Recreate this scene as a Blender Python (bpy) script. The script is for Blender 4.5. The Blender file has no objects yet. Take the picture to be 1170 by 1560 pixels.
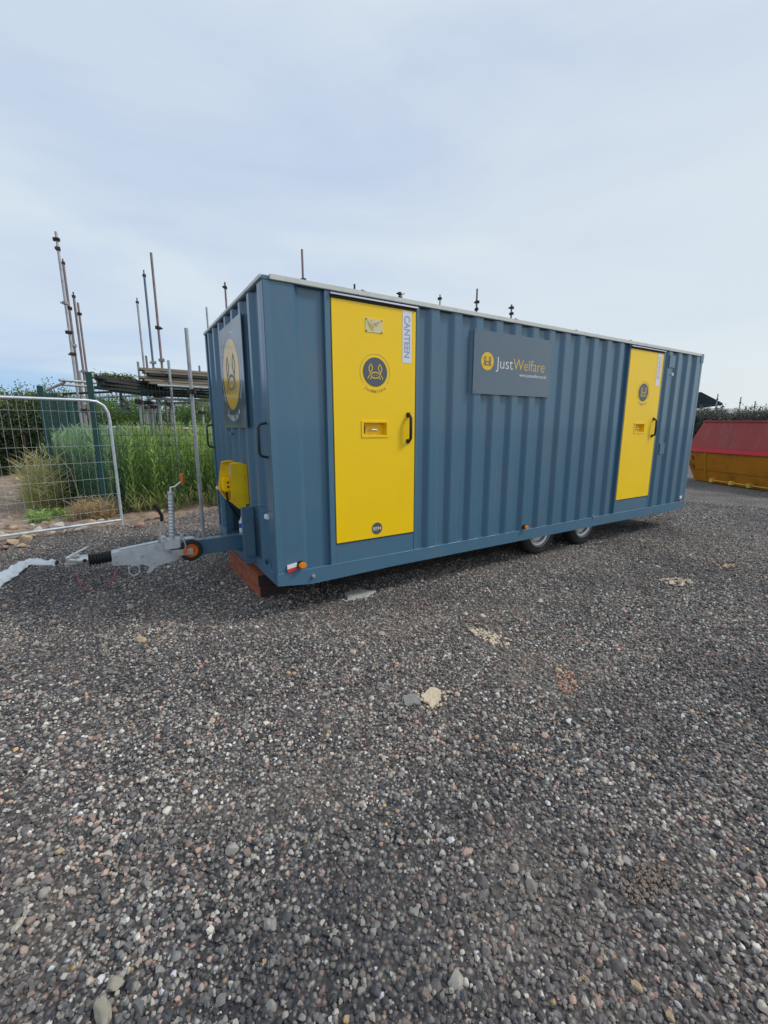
import bpy, bmesh, math, random
import numpy as np
from mathutils import Vector, Matrix, noise
random.seed(7); rng = np.random.default_rng(7)
R = math.radians
sc = bpy.context.scene
COL = sc.collection

# ------------------------------------------------------------------ camera
CAM = Vector((-1.0289, -3.3498, 1.6043)); YAW = 1.0175; PITCH = -0.1934; ROLL = -0.0022; FPX = 654.0
D_ = Vector((math.cos(YAW)*math.cos(PITCH), math.sin(YAW)*math.cos(PITCH), math.sin(PITCH)))
r_ = Vector((math.sin(YAW), -math.cos(YAW), 0)); u_ = r_.cross(D_)
R_ = r_*math.cos(ROLL) + u_*math.sin(ROLL); U_ = u_*math.cos(ROLL) - r_*math.sin(ROLL)
cd = bpy.data.cameras.new('camera'); cam = bpy.data.objects.new('camera', cd); COL.objects.link(cam)
m = Matrix((R_, U_, -D_)).transposed().to_4x4(); m.translation = CAM; cam.matrix_world = m
cd.sensor_fit = 'VERTICAL'; cd.sensor_height = 36.0; cd.lens = FPX/1560*36.0
cd.clip_start = 0.05; cd.clip_end = 3000; sc.camera = cam

def ray(px, py): return D_ + R_*((px-585)/FPX) - U_*((py-780)/FPX)
def at(px, py, dep): return CAM + ray(px, py)*dep          # a surveyed point: pixel and depth in metres
def ground_at(px, py, z=0.0):
    v = ray(px, py); return CAM + v*((z-CAM.z)/v.z)

# ------------------------------------------------------------------ world, sun, exposure
SUN_EL, SUN_AZ = R(44), Vector((0.86, -0.51))      # light comes from the right and behind the viewer, through cloud
w = bpy.data.worlds.new("World"); sc.world = w; w.use_nodes = True
nt = w.node_tree; nt.nodes.clear()
def N(t, **k):
    n = nt.nodes.new(t)
    for a, b in k.items(): setattr(n, a, b)
    return n
L = nt.links.new
sky = N('ShaderNodeTexSky', sky_type='NISHITA', sun_disc=False)
sky.sun_elevation = SUN_EL; sky.sun_rotation = math.atan2(SUN_AZ.x, SUN_AZ.y)
sky.air_density = 1.0; sky.dust_density = 1.5; sky.ozone_density = 1.5
sks = N('ShaderNodeVectorMath', operation='SCALE'); sks.inputs['Scale'].default_value = 0.11
L(sky.outputs[0], sks.inputs[0])
tc = N('ShaderNodeTexCoord'); sep = N('ShaderNodeSeparateXYZ'); L(tc.outputs['Generated'], sep.inputs[0])
mp = N('ShaderNodeMapping'); mp.inputs['Scale'].default_value = (1.0, 1.0, 3.2); mp.inputs['Rotation'].default_value = (0.15, 0.1, 0.4)
L(tc.outputs['Generated'], mp.inputs[0])
n1 = N('ShaderNodeTexNoise'); n1.inputs['Scale'].default_value = 1.5; n1.inputs['Detail'].default_value = 5; n1.inputs['Roughness'].default_value = 0.5
n1.inputs['Distortion'].default_value = 0.6
L(mp.outputs[0], n1.inputs['Vector'])
cr = N('ShaderNodeValToRGB'); L(n1.outputs['Fac'], cr.inputs[0])
cr.color_ramp.elements[0].position = 0.34; cr.color_ramp.elements[0].color = (0.505, 0.605, 0.775, 1)
cr.color_ramp.elements[1].position = 0.67; cr.color_ramp.elements[1].color = (0.66, 0.75, 0.825, 1)
# brighter, whiter veil to the right of the view (towards the hidden sun), bluer low on the left
dt = N('ShaderNodeVectorMath', operation='DOT_PRODUCT'); L(tc.outputs['Generated'], dt.inputs[0]); dt.inputs[1].default_value = (0.851, -0.525, 0.0)
mr = N('ShaderNodeMapRange'); L(dt.outputs['Value'], mr.inputs[0]); mr.inputs[1].default_value = -0.1; mr.inputs[2].default_value = 0.8; mr.inputs[3].default_value = 0; mr.inputs[4].default_value = 1
mx = N('ShaderNodeMix', data_type='RGBA'); L(cr.outputs[0], mx.inputs[6]); mx.inputs[7].default_value = (0.72, 0.775, 0.78, 1)
mz = N('ShaderNodeMapRange'); L(sep.outputs['Z'], mz.inputs[0]); mz.inputs[1].default_value = 0.7; mz.inputs[2].default_value = 0.0; mz.inputs[3].default_value = 0.45; mz.inputs[4].default_value = 1.0
mm = N('ShaderNodeMath', operation='MULTIPLY'); L(mr.outputs[0], mm.inputs[0]); L(mz.outputs[0], mm.inputs[1]); L(mm.outputs[0], mx.inputs[0])
# thin breaks in the cloud low on the left show blue
lb = N('ShaderNodeMapRange'); L(dt.outputs['Value'], lb.inputs[0]); lb.inputs[1].default_value = -0.15; lb.inputs[2].default_value = -0.55; lb.inputs[3].default_value = 0; lb.inputs[4].default_value = 1
lz = N('ShaderNodeMapRange'); L(sep.outputs['Z'], lz.inputs[0]); lz.inputs[1].default_value = 0.20; lz.inputs[2].default_value = 0.06; lz.inputs[3].default_value = 0; lz.inputs[4].default_value = 1
mb = N('ShaderNodeMath', operation='MULTIPLY'); L(lb.outputs[0], mb.inputs[0]); L(lz.outputs[0], mb.inputs[1])
mp2 = N('ShaderNodeMapping'); mp2.inputs['Scale'].default_value = (1.0, 1.0, 9); L(tc.outputs['Generated'], mp2.inputs[0])
n2 = N('ShaderNodeTexNoise'); n2.inputs['Scale'].default_value = 1.8; n2.inputs['Detail'].default_value = 3; L(mp2.outputs[0], n2.inputs['Vector'])
nr = N('ShaderNodeMapRange'); L(n2.outputs['Fac'], nr.inputs[0]); nr.inputs[1].default_value = 0.4; nr.inputs[2].default_value = 0.62; nr.inputs[3].default_value = 0.15; nr.inputs[4].default_value = 1
mb2 = N('ShaderNodeMath', operation='MULTIPLY'); L(mb.outputs[0], mb2.inputs[0]); L(nr.outputs[0], mb2.inputs[1])
mb3 = N('ShaderNodeMath', operation='MULTIPLY'); L(mb2.outputs[0], mb3.inputs[0]); mb3.inputs[1].default_value = 0.8
mx2 = N('ShaderNodeMix', data_type='RGBA'); L(mb3.outputs[0], mx2.inputs[0]); L(mx.outputs[2], mx2.inputs[6]); mx2.inputs[7].default_value = (0.27, 0.50, 0.80, 1)
mx3 = N('ShaderNodeMix', data_type='RGBA'); mx3.inputs[0].default_value = 0.90; L(sks.outputs[0], mx3.inputs[6]); L(mx2.outputs[2], mx3.inputs[7])
bg = N('ShaderNodeBackground'); bg.inputs['Strength'].default_value = 0.80; L(mx3.outputs[2], bg.inputs['Color'])
wo = N('ShaderNodeOutputWorld'); L(bg.outputs[0], wo.inputs[0])

sl = bpy.data.lights.new('sun', 'SUN'); sl.energy = 1.5; sl.angle = R(11); sl.color = (1.0, 0.96, 0.90)
so = bpy.data.objects.new('sun', sl); COL.objects.link(so)
az = SUN_AZ.normalized(); sd = Vector((az.x*math.cos(SUN_EL), az.y*math.cos(SUN_EL), math.sin(SUN_EL)))
so.rotation_euler = (-sd).to_track_quat('-Z', 'Y').to_euler()
sc.view_settings.view_transform = 'Standard'; sc.view_settings.look = 'None'
sc.view_settings.exposure = 0.46; sc.view_settings.gamma = 1.0
sc.cycles.max_bounces = 6

# ------------------------------------------------------------------ materials
def mat(name, col, rough=0.5, metal=0.0, var=0.0, vscale=3.0, bump=0.0, bscale=60.0, dirt=None, dirt_amt=0.0, dscale=2.0, coat=0.0, spec=0.5, stretch=(1, 1, 1)):
    """Principled paint/metal/etc with object-space colour variation, dirt patches and fine bump."""
    M = bpy.data.materials.new(name); M.use_nodes = True; t = M.node_tree; b = t.nodes['Principled BSDF']
    b.inputs['Roughness'].default_value = rough; b.inputs['Metallic'].default_value = metal
    b.inputs['Specular IOR Level'].default_value = spec
    b.inputs['Coat Weight'].default_value = coat; b.inputs['Coat Roughness'].default_value = 0.06
    tcn = t.nodes.new('ShaderNodeTexCoord'); mpn = t.nodes.new('ShaderNodeMapping'); mpn.inputs['Scale'].default_value = stretch
    t.links.new(tcn.outputs['Object'], mpn.inputs[0]); src = mpn.outputs[0]
    c = (*col, 1); out = None
    no = t.nodes.new('ShaderNodeTexNoise'); no.inputs['Scale'].default_value = vscale; no.inputs['Detail'].default_value = 6; t.links.new(src, no.inputs['Vector'])
    m1 = t.nodes.new('ShaderNodeMix'); m1.data_type = 'RGBA'
    m1.inputs[6].default_value = tuple(x*(1-var) for x in col)+(1,); m1.inputs[7].default_value = tuple(min(1, x*(1+var)) for x in col)+(1,)
    t.links.new(no.outputs['Fac'], m1.inputs[0]); out = m1.outputs[2]
    if dirt:
        nd = t.nodes.new('ShaderNodeTexNoise'); nd.inputs['Scale'].default_value = dscale; nd.inputs['Detail'].default_value = 8; nd.inputs['Roughness'].default_value = 0.65
        t.links.new(src, nd.inputs['Vector'])
        rr = t.nodes.new('ShaderNodeMapRange'); rr.inputs[1].default_value = 0.5; rr.inputs[2].default_value = 0.72; rr.inputs[4].default_value = dirt_amt
        t.links.new(nd.outputs['Fac'], rr.inputs[0])
        m2 = t.nodes.new('ShaderNodeMix'); m2.data_type = 'RGBA'; t.links.new(rr.outputs[0], m2.inputs[0]); t.links.new(out, m2.inputs[6]); m2.inputs[7].default_value = (*dirt, 1)
        out = m2.outputs[2]
    t.links.new(out, b.inputs['Base Color'])
    rv = t.nodes.new('ShaderNodeMapRange'); rv.inputs[3].default_value = max(0.02, rough*0.85); rv.inputs[4].default_value = min(1, rough*1.2)
    t.links.new(no.outputs['Fac'], rv.inputs[0]); t.links.new(rv.outputs[0], b.inputs['Roughness'])
    if bump:
        nb = t.nodes.new('ShaderNodeTexNoise'); nb.inputs['Scale'].default_value = bscale; nb.inputs['Detail'].default_value = 4; t.links.new(src, nb.inputs['Vector'])
        bp = t.nodes.new('ShaderNodeBump'); bp.inputs['Strength'].default_value = bump; bp.inputs['Distance'].default_value = 0.01
        t.links.new(nb.outputs['Fac'], bp.inputs['Height']); t.links.new(bp.outputs[0], b.inputs['Normal'])
    return M

BLUE = mat('blue_paint', (0.063, 0.153, 0.235), 0.30, coat=0.28, var=0.10, vscale=1.3, bump=0.10, bscale=3.0, dirt=(0.16, 0.17, 0.17), dirt_amt=0.28, dscale=2.5, stretch=(1, 1, 0.5))
BLUE2 = mat('blue_paint_frame', (0.069, 0.163, 0.246), 0.34, coat=0.2, var=0.08, vscale=2.0, bump=0.06, bscale=5.0, dirt=(0.16, 0.17, 0.17), dirt_amt=0.30, dscale=5)
DARKBLUE = mat('dark_blue_paint', (0.03, 0.06, 0.10), 0.5, var=0.1)
YEL = mat('yellow_paint', (0.98, 0.63, 0.002), 0.33, var=0.04, vscale=1.2, bump=0.05, bscale=3.0, dirt=(0.70, 0.46, 0.03), dirt_amt=0.15, dscale=3)
YEL2 = mat('yellow_housing_paint', (0.90, 0.60, 0.004), 0.38, var=0.06, dirt=(0.45, 0.22, 0.03), dirt_amt=0.35, dscale=8)
WHITE = mat('white_trim', (0.62, 0.64, 0.60), 0.45, var=0.06, dirt=(0.35, 0.35, 0.31), dirt_amt=0.5, dscale=6)
GREYSTRIP = mat('aluminium_strip', (0.30, 0.31, 0.38), 0.5, metal=0.1, var=0.1)
BLACK = mat('black_rubber', (0.012, 0.012, 0.013), 0.55, var=0.2)
HANDLE = mat('black_handle_plastic', (0.012, 0.012, 0.014), 0.32)
SEAL = mat('dark_seal', (0.03, 0.03, 0.03), 0.7)
SIGN = mat('sign_grey', (0.080, 0.130, 0.180), 0.16, var=0.06, coat=0.6)
SIGNF = mat('sign_grey_gloss', (0.085, 0.115, 0.145), 0.10, var=0.05, coat=0.3)
SYEL = mat('sign_yellow', (0.80, 0.50, 0.01), 0.25, coat=0.3)
SYELF = mat('sign_yellow_gloss', (0.80, 0.48, 0.01), 0.12, coat=0.25)
SGREY = mat('sign_dark_grey', (0.085, 0.105, 0.13), 0.4)
SWHITE = mat('sign_white', (0.80, 0.80, 0.80), 0.4)
LILAC = mat('label_lilac', (0.33, 0.38, 0.55), 0.45)
LABELW = mat('label_white', (0.74, 0.76, 0.84), 0.4)
LPINK = mat('label_pink', (0.60, 0.45, 0.42), 0.5)
CREAM = mat('plate_cream', (0.70, 0.62, 0.38), 0.4)
OCHRE = mat('plate_ochre', (0.52, 0.40, 0.12), 0.5)
GALV = mat('galvanised_steel', (0.62, 0.66, 0.70), 0.42, metal=0.45, var=0.22, vscale=14, bump=0.1, bscale=30, dirt=(0.22, 0.23, 0.24), dirt_amt=0.5, dscale=9)
GALVB = mat('bright_zinc', (0.62, 0.63, 0.62), 0.30, metal=0.75, var=0.15, vscale=20)
CHARCOAL = mat('tyre_rubber', (0.018, 0.018, 0.019), 0.75, var=0.3, vscale=20, dirt=(0.09, 0.085, 0.08), dirt_amt=0.4, dscale=6)
RIM = mat('silver_rim', (0.50, 0.50, 0.52), 0.35, metal=0.6, var=0.1)
ORANGE = mat('orange_plastic', (0.72, 0.16, 0.012), 0.38, var=0.05)
AMBER = mat('amber_lens', (0.80, 0.26, 0.01), 0.15, var=0.05)
REDL = mat('red_reflector', (0.65, 0.05, 0.06), 0.2)
WOODRED = mat('red_stained_timber', (0.36, 0.10, 0.045), 0.8, var=0.6, vscale=9, bump=0.6, bscale=25, dirt=(0.035, 0.025, 0.022), dirt_amt=0.9, dscale=5, stretch=(1, .25, 2))
WOODEND = mat('dark_timber_end', (0.035, 0.022, 0.020), 0.9, var=0.5, vscale=12, bump=0.5, bscale=40)
GREENM = mat('dark_green_powder_coat', (0.006, 0.055, 0.048), 0.45, var=0.15)
TUBE = mat('scaffold_galv_tube', (0.40, 0.42, 0.44), 0.55, metal=0.45, var=0.3, vscale=5, dirt=(0.16, 0.08, 0.06), dirt_amt=0.8, dscale=4)
TUBER = mat('scaffold_rusty_tube', (0.25, 0.205, 0.21), 0.65, metal=0.3, var=0.35, vscale=5, dirt=(0.15, 0.075, 0.06), dirt_amt=0.9, dscale=4)
TUBEB = mat('scaffold_painted_tube', (0.12, 0.17, 0.26), 0.5, metal=0.3, var=0.3, vscale=5, dirt=(0.15, 0.14, 0.14), dirt_amt=0.9, dscale=3)
COUP = mat('rusty_coupler', (0.06, 0.045, 0.04), 0.7, metal=0.4, var=0.4, vscale=20)
COUPW = mat('pale_coupler', (0.32, 0.30, 0.29), 0.6, metal=0.4, var=0.3, vscale=20)
RUSTRAIL = mat('rusty_rail', (0.22, 0.07, 0.045), 0.7, var=0.3, vscale=2)
BOARDD = mat('weathered_dark_board', (0.045, 0.042, 0.042), 0.85, var=0.45, vscale=8, bump=0.4, bscale=30, stretch=(.3, 3, 3))
BOARDL = mat('weathered_tan_board', (0.25, 0.215, 0.165), 0.85, var=0.4, vscale=8, bump=0.4, bscale=30, stretch=(.3, 3, 3))
SKIPY = mat('skip_yellow_paint', (0.42, 0.22, 0.012), 0.55, var=0.2, vscale=1.5, dirt=(0.24, 0.11, 0.03), dirt_amt=0.75, dscale=2.2, bump=0.2, bscale=8)
SKIPLUG = mat('skip_lug_yellow', (0.80, 0.50, 0.06), 0.6, var=0.2, dirt=(0.3, .15, .03), dirt_amt=.5)
SKIPRIM = mat('skip_red_rim_paint', (0.72, 0.035, 0.06), 0.45, var=0.12, dirt=(0.25, 0.05, 0.04), dirt_amt=0.5, dscale=5)
SKIPRED = mat('skip_faded_red_panel', (0.34, 0.04, 0.035), 0.6, var=0.25, vscale=1.5, dirt=(0.24, 0.13, 0.10), dirt_amt=0.75, dscale=2.5, bump=0.2, bscale=8, stretch=(2, 2, .5))
SKIPCHEV = mat('skip_dark_red_chevron', (0.13, 0.012, 0.012), 0.6)
TARP = mat('dark_canopy_sheet', (0.015, 0.022, 0.03), 0.7, var=0.3)
PALE = mat('pale_sheeting', (0.70, 0.70, 0.68), 0.6, var=0.05)
PLASTIC = mat('white_polythene', (0.66, 0.70, 0.72), 0.35, var=0.12, vscale=8, bump=0.5, bscale=18)
REDROPE = mat('red_twine', (0.42, 0.09, 0.08), 0.8)
BARK = mat('bark', (0.09, 0.07, 0.05), 0.9, var=0.3, vscale=6, bump=0.5, bscale=20)

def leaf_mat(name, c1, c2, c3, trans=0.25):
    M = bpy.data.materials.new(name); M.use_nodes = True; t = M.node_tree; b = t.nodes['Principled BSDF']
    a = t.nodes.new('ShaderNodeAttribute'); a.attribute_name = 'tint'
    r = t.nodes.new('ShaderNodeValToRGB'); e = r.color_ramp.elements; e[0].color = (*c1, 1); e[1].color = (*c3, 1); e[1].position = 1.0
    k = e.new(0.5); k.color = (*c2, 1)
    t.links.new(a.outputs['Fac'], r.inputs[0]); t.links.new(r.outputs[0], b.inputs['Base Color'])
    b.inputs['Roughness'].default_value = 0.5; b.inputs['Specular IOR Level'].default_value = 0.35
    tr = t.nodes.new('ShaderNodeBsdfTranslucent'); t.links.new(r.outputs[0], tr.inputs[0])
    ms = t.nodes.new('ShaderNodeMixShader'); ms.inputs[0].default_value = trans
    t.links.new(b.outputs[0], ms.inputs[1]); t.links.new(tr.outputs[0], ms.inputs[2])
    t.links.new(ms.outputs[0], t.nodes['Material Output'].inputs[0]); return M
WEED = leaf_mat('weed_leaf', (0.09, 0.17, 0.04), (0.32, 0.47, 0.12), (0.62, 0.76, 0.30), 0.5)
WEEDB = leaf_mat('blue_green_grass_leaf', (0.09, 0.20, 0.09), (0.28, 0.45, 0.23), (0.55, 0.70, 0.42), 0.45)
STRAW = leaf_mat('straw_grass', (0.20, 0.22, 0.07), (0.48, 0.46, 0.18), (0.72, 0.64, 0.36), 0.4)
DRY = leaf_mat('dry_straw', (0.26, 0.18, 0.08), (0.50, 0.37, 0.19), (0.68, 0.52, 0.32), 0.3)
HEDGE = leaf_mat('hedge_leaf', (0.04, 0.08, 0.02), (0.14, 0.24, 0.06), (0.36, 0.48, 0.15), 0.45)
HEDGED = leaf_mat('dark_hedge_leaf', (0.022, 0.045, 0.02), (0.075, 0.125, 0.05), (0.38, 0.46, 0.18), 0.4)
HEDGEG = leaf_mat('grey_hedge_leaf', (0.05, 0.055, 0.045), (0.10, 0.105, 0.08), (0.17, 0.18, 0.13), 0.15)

# ------------------------------------------------------------------ object helpers
def tagit(o, label=None, cat=None, group=None, kind=None):
    if label: o['label'] = label
    if cat: o['category'] = cat
    if group: o['group'] = group
    if kind: o['kind'] = kind
    return o
def thing(name, label, cat, loc=(0, 0, 0), group=None, rotz=0.0):
    o = bpy.data.objects.new(name, None); COL.objects.link(o); o.empty_display_size = 0.2
    o.location = loc; o.rotation_euler = (0, 0, rotz)
    return tagit(o, label, cat, group)
def link(name, me, parent=None, mats=()):
    o = bpy.data.objects.new(name, me); COL.objects.link(o)
    for x in mats: me.materials.append(x)
    if parent: o.parent = parent
    return o
def fin(name, bm, mats, parent=None, smooth=False, bevel=0.0):
    if not isinstance(mats, (list, tuple)): mats = [mats]
    bmesh.ops.recalc_face_normals(bm, faces=bm.faces)
    if bevel:
        es = [e for e in bm.edges if len(e.link_faces) == 2 and e.calc_face_angle(0) > 0.6]
        bmesh.ops.bevel(bm, geom=es, offset=bevel, segments=2, affect='EDGES', clamp_overlap=True)
    me = bpy.data.meshes.new(name); bm.to_mesh(me); bm.free()
    if smooth:
        me.shade_smooth()
        try: me.set_sharp_from_angle(angle=R(35))
        except Exception: pass
    return link(name, me, parent, mats)
def box(bm, x0, x1, y0, y1, z0, z1, mi=0):
    v = [bm.verts.new(p) for p in ((x0,y0,z0),(x1,y0,z0),(x1,y1,z0),(x0,y1,z0),(x0,y0,z1),(x1,y0,z1),(x1,y1,z1),(x0,y1,z1))]
    for f in ((0,3,2,1),(4,5,6,7),(0,1,5,4),(1,2,6,5),(2,3,7,6),(3,0,4,7)):
        bm.faces.new([v[i] for i in f]).material_index = mi
def obox(bm, p, q, wdt, h, up=Vector((0, 0, 1)), mi=0):
    """box beam from p to q, width wdt (sideways) and height h"""
    p, q = Vector(p), Vector(q); d = (q-p).normalized(); s = d.cross(up).normalized(); n = s.cross(d)
    c = []
    for e in (p, q):
        for a, b in ((-1,-1),(1,-1),(1,1),(-1,1)): c.append(bm.verts.new(e + s*a*wdt/2 + n*b*h/2))
    for f in ((0,1,2,3),(7,6,5,4),(0,4,5,1),(1,5,6,2),(2,6,7,3),(3,7,4,0)): bm.faces.new([c[i] for i in f]).material_index = mi
def tube(bm, pts, r, seg=10, cap=True, mi=0):
    pts = [Vector(p) for p in pts]; rings = []; prev = None
    rr = r if isinstance(r, (list, tuple)) else [r]*len(pts)
    for i, p in enumerate(pts):
        a = pts[max(i-1, 0)]; b = pts[min(i+1, len(pts)-1)]; d = (b-a).normalized()
        if prev is None:
            ref = Vector((0,0,1)) if abs(d.z) < 0.9 else Vector((1,0,0)); s = d.cross(ref).normalized()
        else: s = (prev - d*prev.dot(d)).normalized()
        prev = s; t = d.cross(s)
        rings.append([bm.verts.new(p + (s*math.cos(2*math.pi*k/seg) + t*math.sin(2*math.pi*k/seg))*rr[i]) for k in range(seg)])
    for A, B in zip(rings, rings[1:]):
        for k in range(seg): bm.faces.new((A[k], A[(k+1)%seg], B[(k+1)%seg], B[k])).material_index = mi
    if cap:
        bm.faces.new(rings[0][::-1]).material_index = mi; bm.faces.new(rings[-1]).material_index = mi
def prism(bm, poly, f, t0, t1, mi=0):
    """poly of 2-D points; f(u, v, t) -> 3-D; extruded from t0 to t1"""
    a = [bm.verts.new(f(u, v, t0)) for u, v in poly]; b = [bm.verts.new(f(u, v, t1)) for u, v in poly]; n = len(poly)
    bm.faces.new(a[::-1]).material_index = mi; bm.faces.new(b).material_index = mi
    for i in range(n): bm.faces.new((a[i], a[(i+1)%n], b[(i+1)%n], b[i])).material_index = mi
def lathe(bm, prof, f, seg=40, mi=0):
    """prof of (radius, axial); f(x, y, axial) -> 3-D; closed loop profile"""
    rings = [[bm.verts.new(f(r*math.cos(2*math.pi*k/seg), r*math.sin(2*math.pi*k/seg), a)) for k in range(seg)] for r, a in prof]
    n = len(rings)
    for i in range(n):
        A, B = rings[i], rings[(i+1)%n]
        for k in range(seg): bm.faces.new((A[k], A[(k+1)%seg], B[(k+1)%seg], B[k])).material_index = mi
Z0 = 0.31                                          # height of the unit's floor line above the ground
fside = lambda u, v, t: Vector((u, -t, v+Z0))       # drawings on the long side: u right, v up, t out of the wall
ffront = lambda u, v, t: Vector((-t, -u, v+Z0))     # drawings on the end wall: u = -y (right as you face it)
def circ(cx, cy, rx, ry=None, n=40): ry = ry or rx; return [(cx+rx*math.cos(2*math.pi*k/n), cy+ry*math.sin(2*math.pi*k/n)) for k in range(n)]
def ribbon(bm, pts, wd, f, t0, t1, closed=False):
    P = [Vector((x, y)) for x, y in pts]; n = len(P); Lft, Rgt = [], []
    for i in range(n):
        a = P[(i-1) % n] if closed or i else P[i]; b = P[(i+1) % n] if closed or i < n-1 else P[i]
        d = (b-a).normalized(); nn = Vector((-d.y, d.x))*wd/2; Lft.append(P[i]+nn); Rgt.append(P[i]-nn)
    rg = range(n if closed else n-1)
    q = [[bm.verts.new(f(p.x, p.y, t)) for p in side] for side in (Lft, Rgt) for t in (t0, t1)]
    l0, l1, r0, r1 = q
    for i in rg:
        j = (i+1) % n
        bm.faces.new((l1[i], r1[i], r1[j], l1[j])); bm.faces.new((l0[i], l0[j], r0[j], r0[i]))
        bm.faces.new((l0[i], l1[i], l1[j], l0[j])); bm.faces.new((r0[i], r0[j], r1[j], r1[i]))
def text_mesh(bm, s, size, f, u, v, t, align='LEFT', ang=0.0, weight=0.0, space=1.0, sx=1.0, fit=None):
    c = bpy.data.curves.new('lettering', 'FONT'); c.body = s; c.size = size; c.align_x = align; c.offset = weight; c.space_character = space
    c.resolution_u = 4
    o = bpy.data.objects.new('lettering', c); COL.objects.link(o); bpy.context.view_layer.update()
    me = bpy.data.meshes.new_from_object(o.evaluated_get(bpy.context.evaluated_depsgraph_get()))
    bpy.data.objects.remove(o); bpy.data.curves.remove(c)
    if fit: xs_ = [p.co.x for p in me.vertices]; sx = fit/(max(xs_)-min(xs_)); u -= min(xs_)*sx
    ca, sa = math.cos(ang), math.sin(ang); vs = []
    for p in me.vertices:
        x, y = p.co.x*sx, p.co.y; vs.append(bm.verts.new(f(u + x*ca - y*sa, v + x*sa + y*ca, t)))
    for p in me.polygons:
        try: bm.faces.new([vs[i] for i in p.vertices])
        except ValueError: pass
    bpy.data.meshes.remove(me)
def flat(name, m_, parent, build):
    bm = bmesh.new(); build(bm); me = bpy.data.meshes.new(name); bm.to_mesh(me); bm.free(); return link(name, me, parent, [m_])
def crab(bm, f, cx, cy, r, t0, t1, wd=0.055):
    for s in (-1, 1):
        q = lambda pts: [(cx + s*x*r, cy + y*r) for x, y in pts]
        ribbon(bm, q([(.36,-.22),(.43,-.12),(.46,0),(.52,.14),(.53,.28),(.45,.44),(.36,.54),(.28,.42),(.24,.28),(.29,.12),(.38,.0)]), wd*r*1.3, f, t0, t1)
        ribbon(bm, q([(.48,-.22),(.56,-.34),(.63,-.47)]), wd*r*1.2, f, t0, t1)
        ribbon(bm, q([(.30,-.34),(.37,-.42),(.42,-.52)]), wd*r*1.2, f, t0, t1)
        prism(bm, circ(cx+s*.10*r, cy-.22*r, .035*r, n=12), f, t0, t1)
    ribbon(bm, [(cx+.36*r*math.cos(a), cy-.22*r+.20*r*math.sin(a)) for a in [2*math.pi*k/32 for k in range(32)]], wd*r*1.4, f, t0, t1, True)
def arc_text(bm, s, size, f, cx, cy, r, t, span, weight=0.0):
    n = len(s)
    for i, ch in enumerate(s):
        a = -math.pi/2 - span/2 + span*i/(n-1)
        text_mesh(bm, ch, size, f, cx + r*math.cos(a), cy + r*math.sin(a), t, 'CENTER', a+math.pi/2, weight)

# ------------------------------------------------------------------ ground
def wall_line_y(x):                       # where the gravel yard ends and the rough ground begins
    return 4.88 + 0.45*min(max(x+1.0, 0.0), 1.5) + 0.09*min(max(x+1.0, -1.2), 0.0) - (0.55*min(1.0, max(0.0, (-1.9-x)/1.2)))
def soil_amount(x, y):
    d = y - wall_line_y(x) + 0.25*noise.noise(Vector((x*1.7, y*1.7, 3.1))) + 0.10*noise.noise(Vector((x*6, y*6, 1.1)))
    return min(1.0, max(0.0, 0.5 + d*3.0)) if x < 10.5 else 0.0
def ground_z(x, y):
    s = soil_amount(x, y)
    z = 0.012*noise.noise(Vector((x*0.9, y*0.9, 0))) + 0.006*noise.noise(Vector((x*3.1, y*3.1, 5)))
    if s > 0:
        z += s*(0.07*noise.noise(Vector((x*2.2, y*2.2, 9))) + 0.05*noise.noise(Vector((x*6, y*6, 2))) + 0.03)
    if -0.3 < x < 7.2 and -0.3 < y < 2.6: z *= 0.3
    return z
def axis(lo, hi, step, far):
    a = [lo + step*i for i in range(int((hi-lo)/step)+1)]
    g = step; x = a[-1]; up = []
    while x < far: g *= 1.22; x += g; up.append(x)
    g = step; x = a[0]; dn = []
    while x > -far: g *= 1.22; x -= g; dn.append(x)
    return dn[::-1] + a + up
xs = axis(-4.5, 8.0, 0.09, 900); ys = axis(-4.0, 9.0, 0.09, 900)
verts = []; soil = []
for y in ys:
    for x in xs:
        near = abs(x) < 30 and abs(y) < 30
        verts.append((x, y, ground_z(x, y) if near else 0.0)); soil.append(soil_amount(x, y))
nx = len(xs); faces = [(j*nx+i, j*nx+i+1, (j+1)*nx+i+1, (j+1)*nx+i) for j in range(len(ys)-1) for i in range(nx-1)]
me = bpy.data.meshes.new('ground'); me.from_pydata(verts, [], faces); me.shade_smooth()
at_ = me.attributes.new('soil', 'FLOAT', 'POINT'); at_.data.foreach_set('value', soil)

GK = 2.2
def stone_ramp(t, fac):
    r = t.nodes.new('ShaderNodeValToRGB'); r.color_ramp.interpolation = 'CONSTANT'
    cols = [(0.00,(0.030,0.030,0.031)),(0.16,(0.070,0.067,0.064)),(0.32,(0.118,0.112,0.104)),(0.46,(0.045,0.045,0.048)),(0.56,(0.175,0.163,0.146)),
            (0.66,(0.135,0.098,0.082)),(0.75,(0.225,0.205,0.175)),(0.83,(0.085,0.078,0.076)),(0.90,(0.25,0.168,0.132)),(0.95,(0.32,0.30,0.26)),(0.984,(0.46,0.44,0.40)),(0.995,(0.30,0.20,0.10))]
    e = r.color_ramp.elements; e[0].position, e[0].color = cols[0][0], (*cols[0][1], 1); e[1].position, e[1].color = cols[-1][0], (*cols[-1][1], 1)
    for p, c in cols[1:-1]: k = e.new(p); k.color = (*c, 1)
    for q in e: q.color = tuple(min(.75, c*GK) for c in q.color[:3])+(1,)
    t.links.new(fac, r.inputs[0]); return r.outputs[0]
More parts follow.
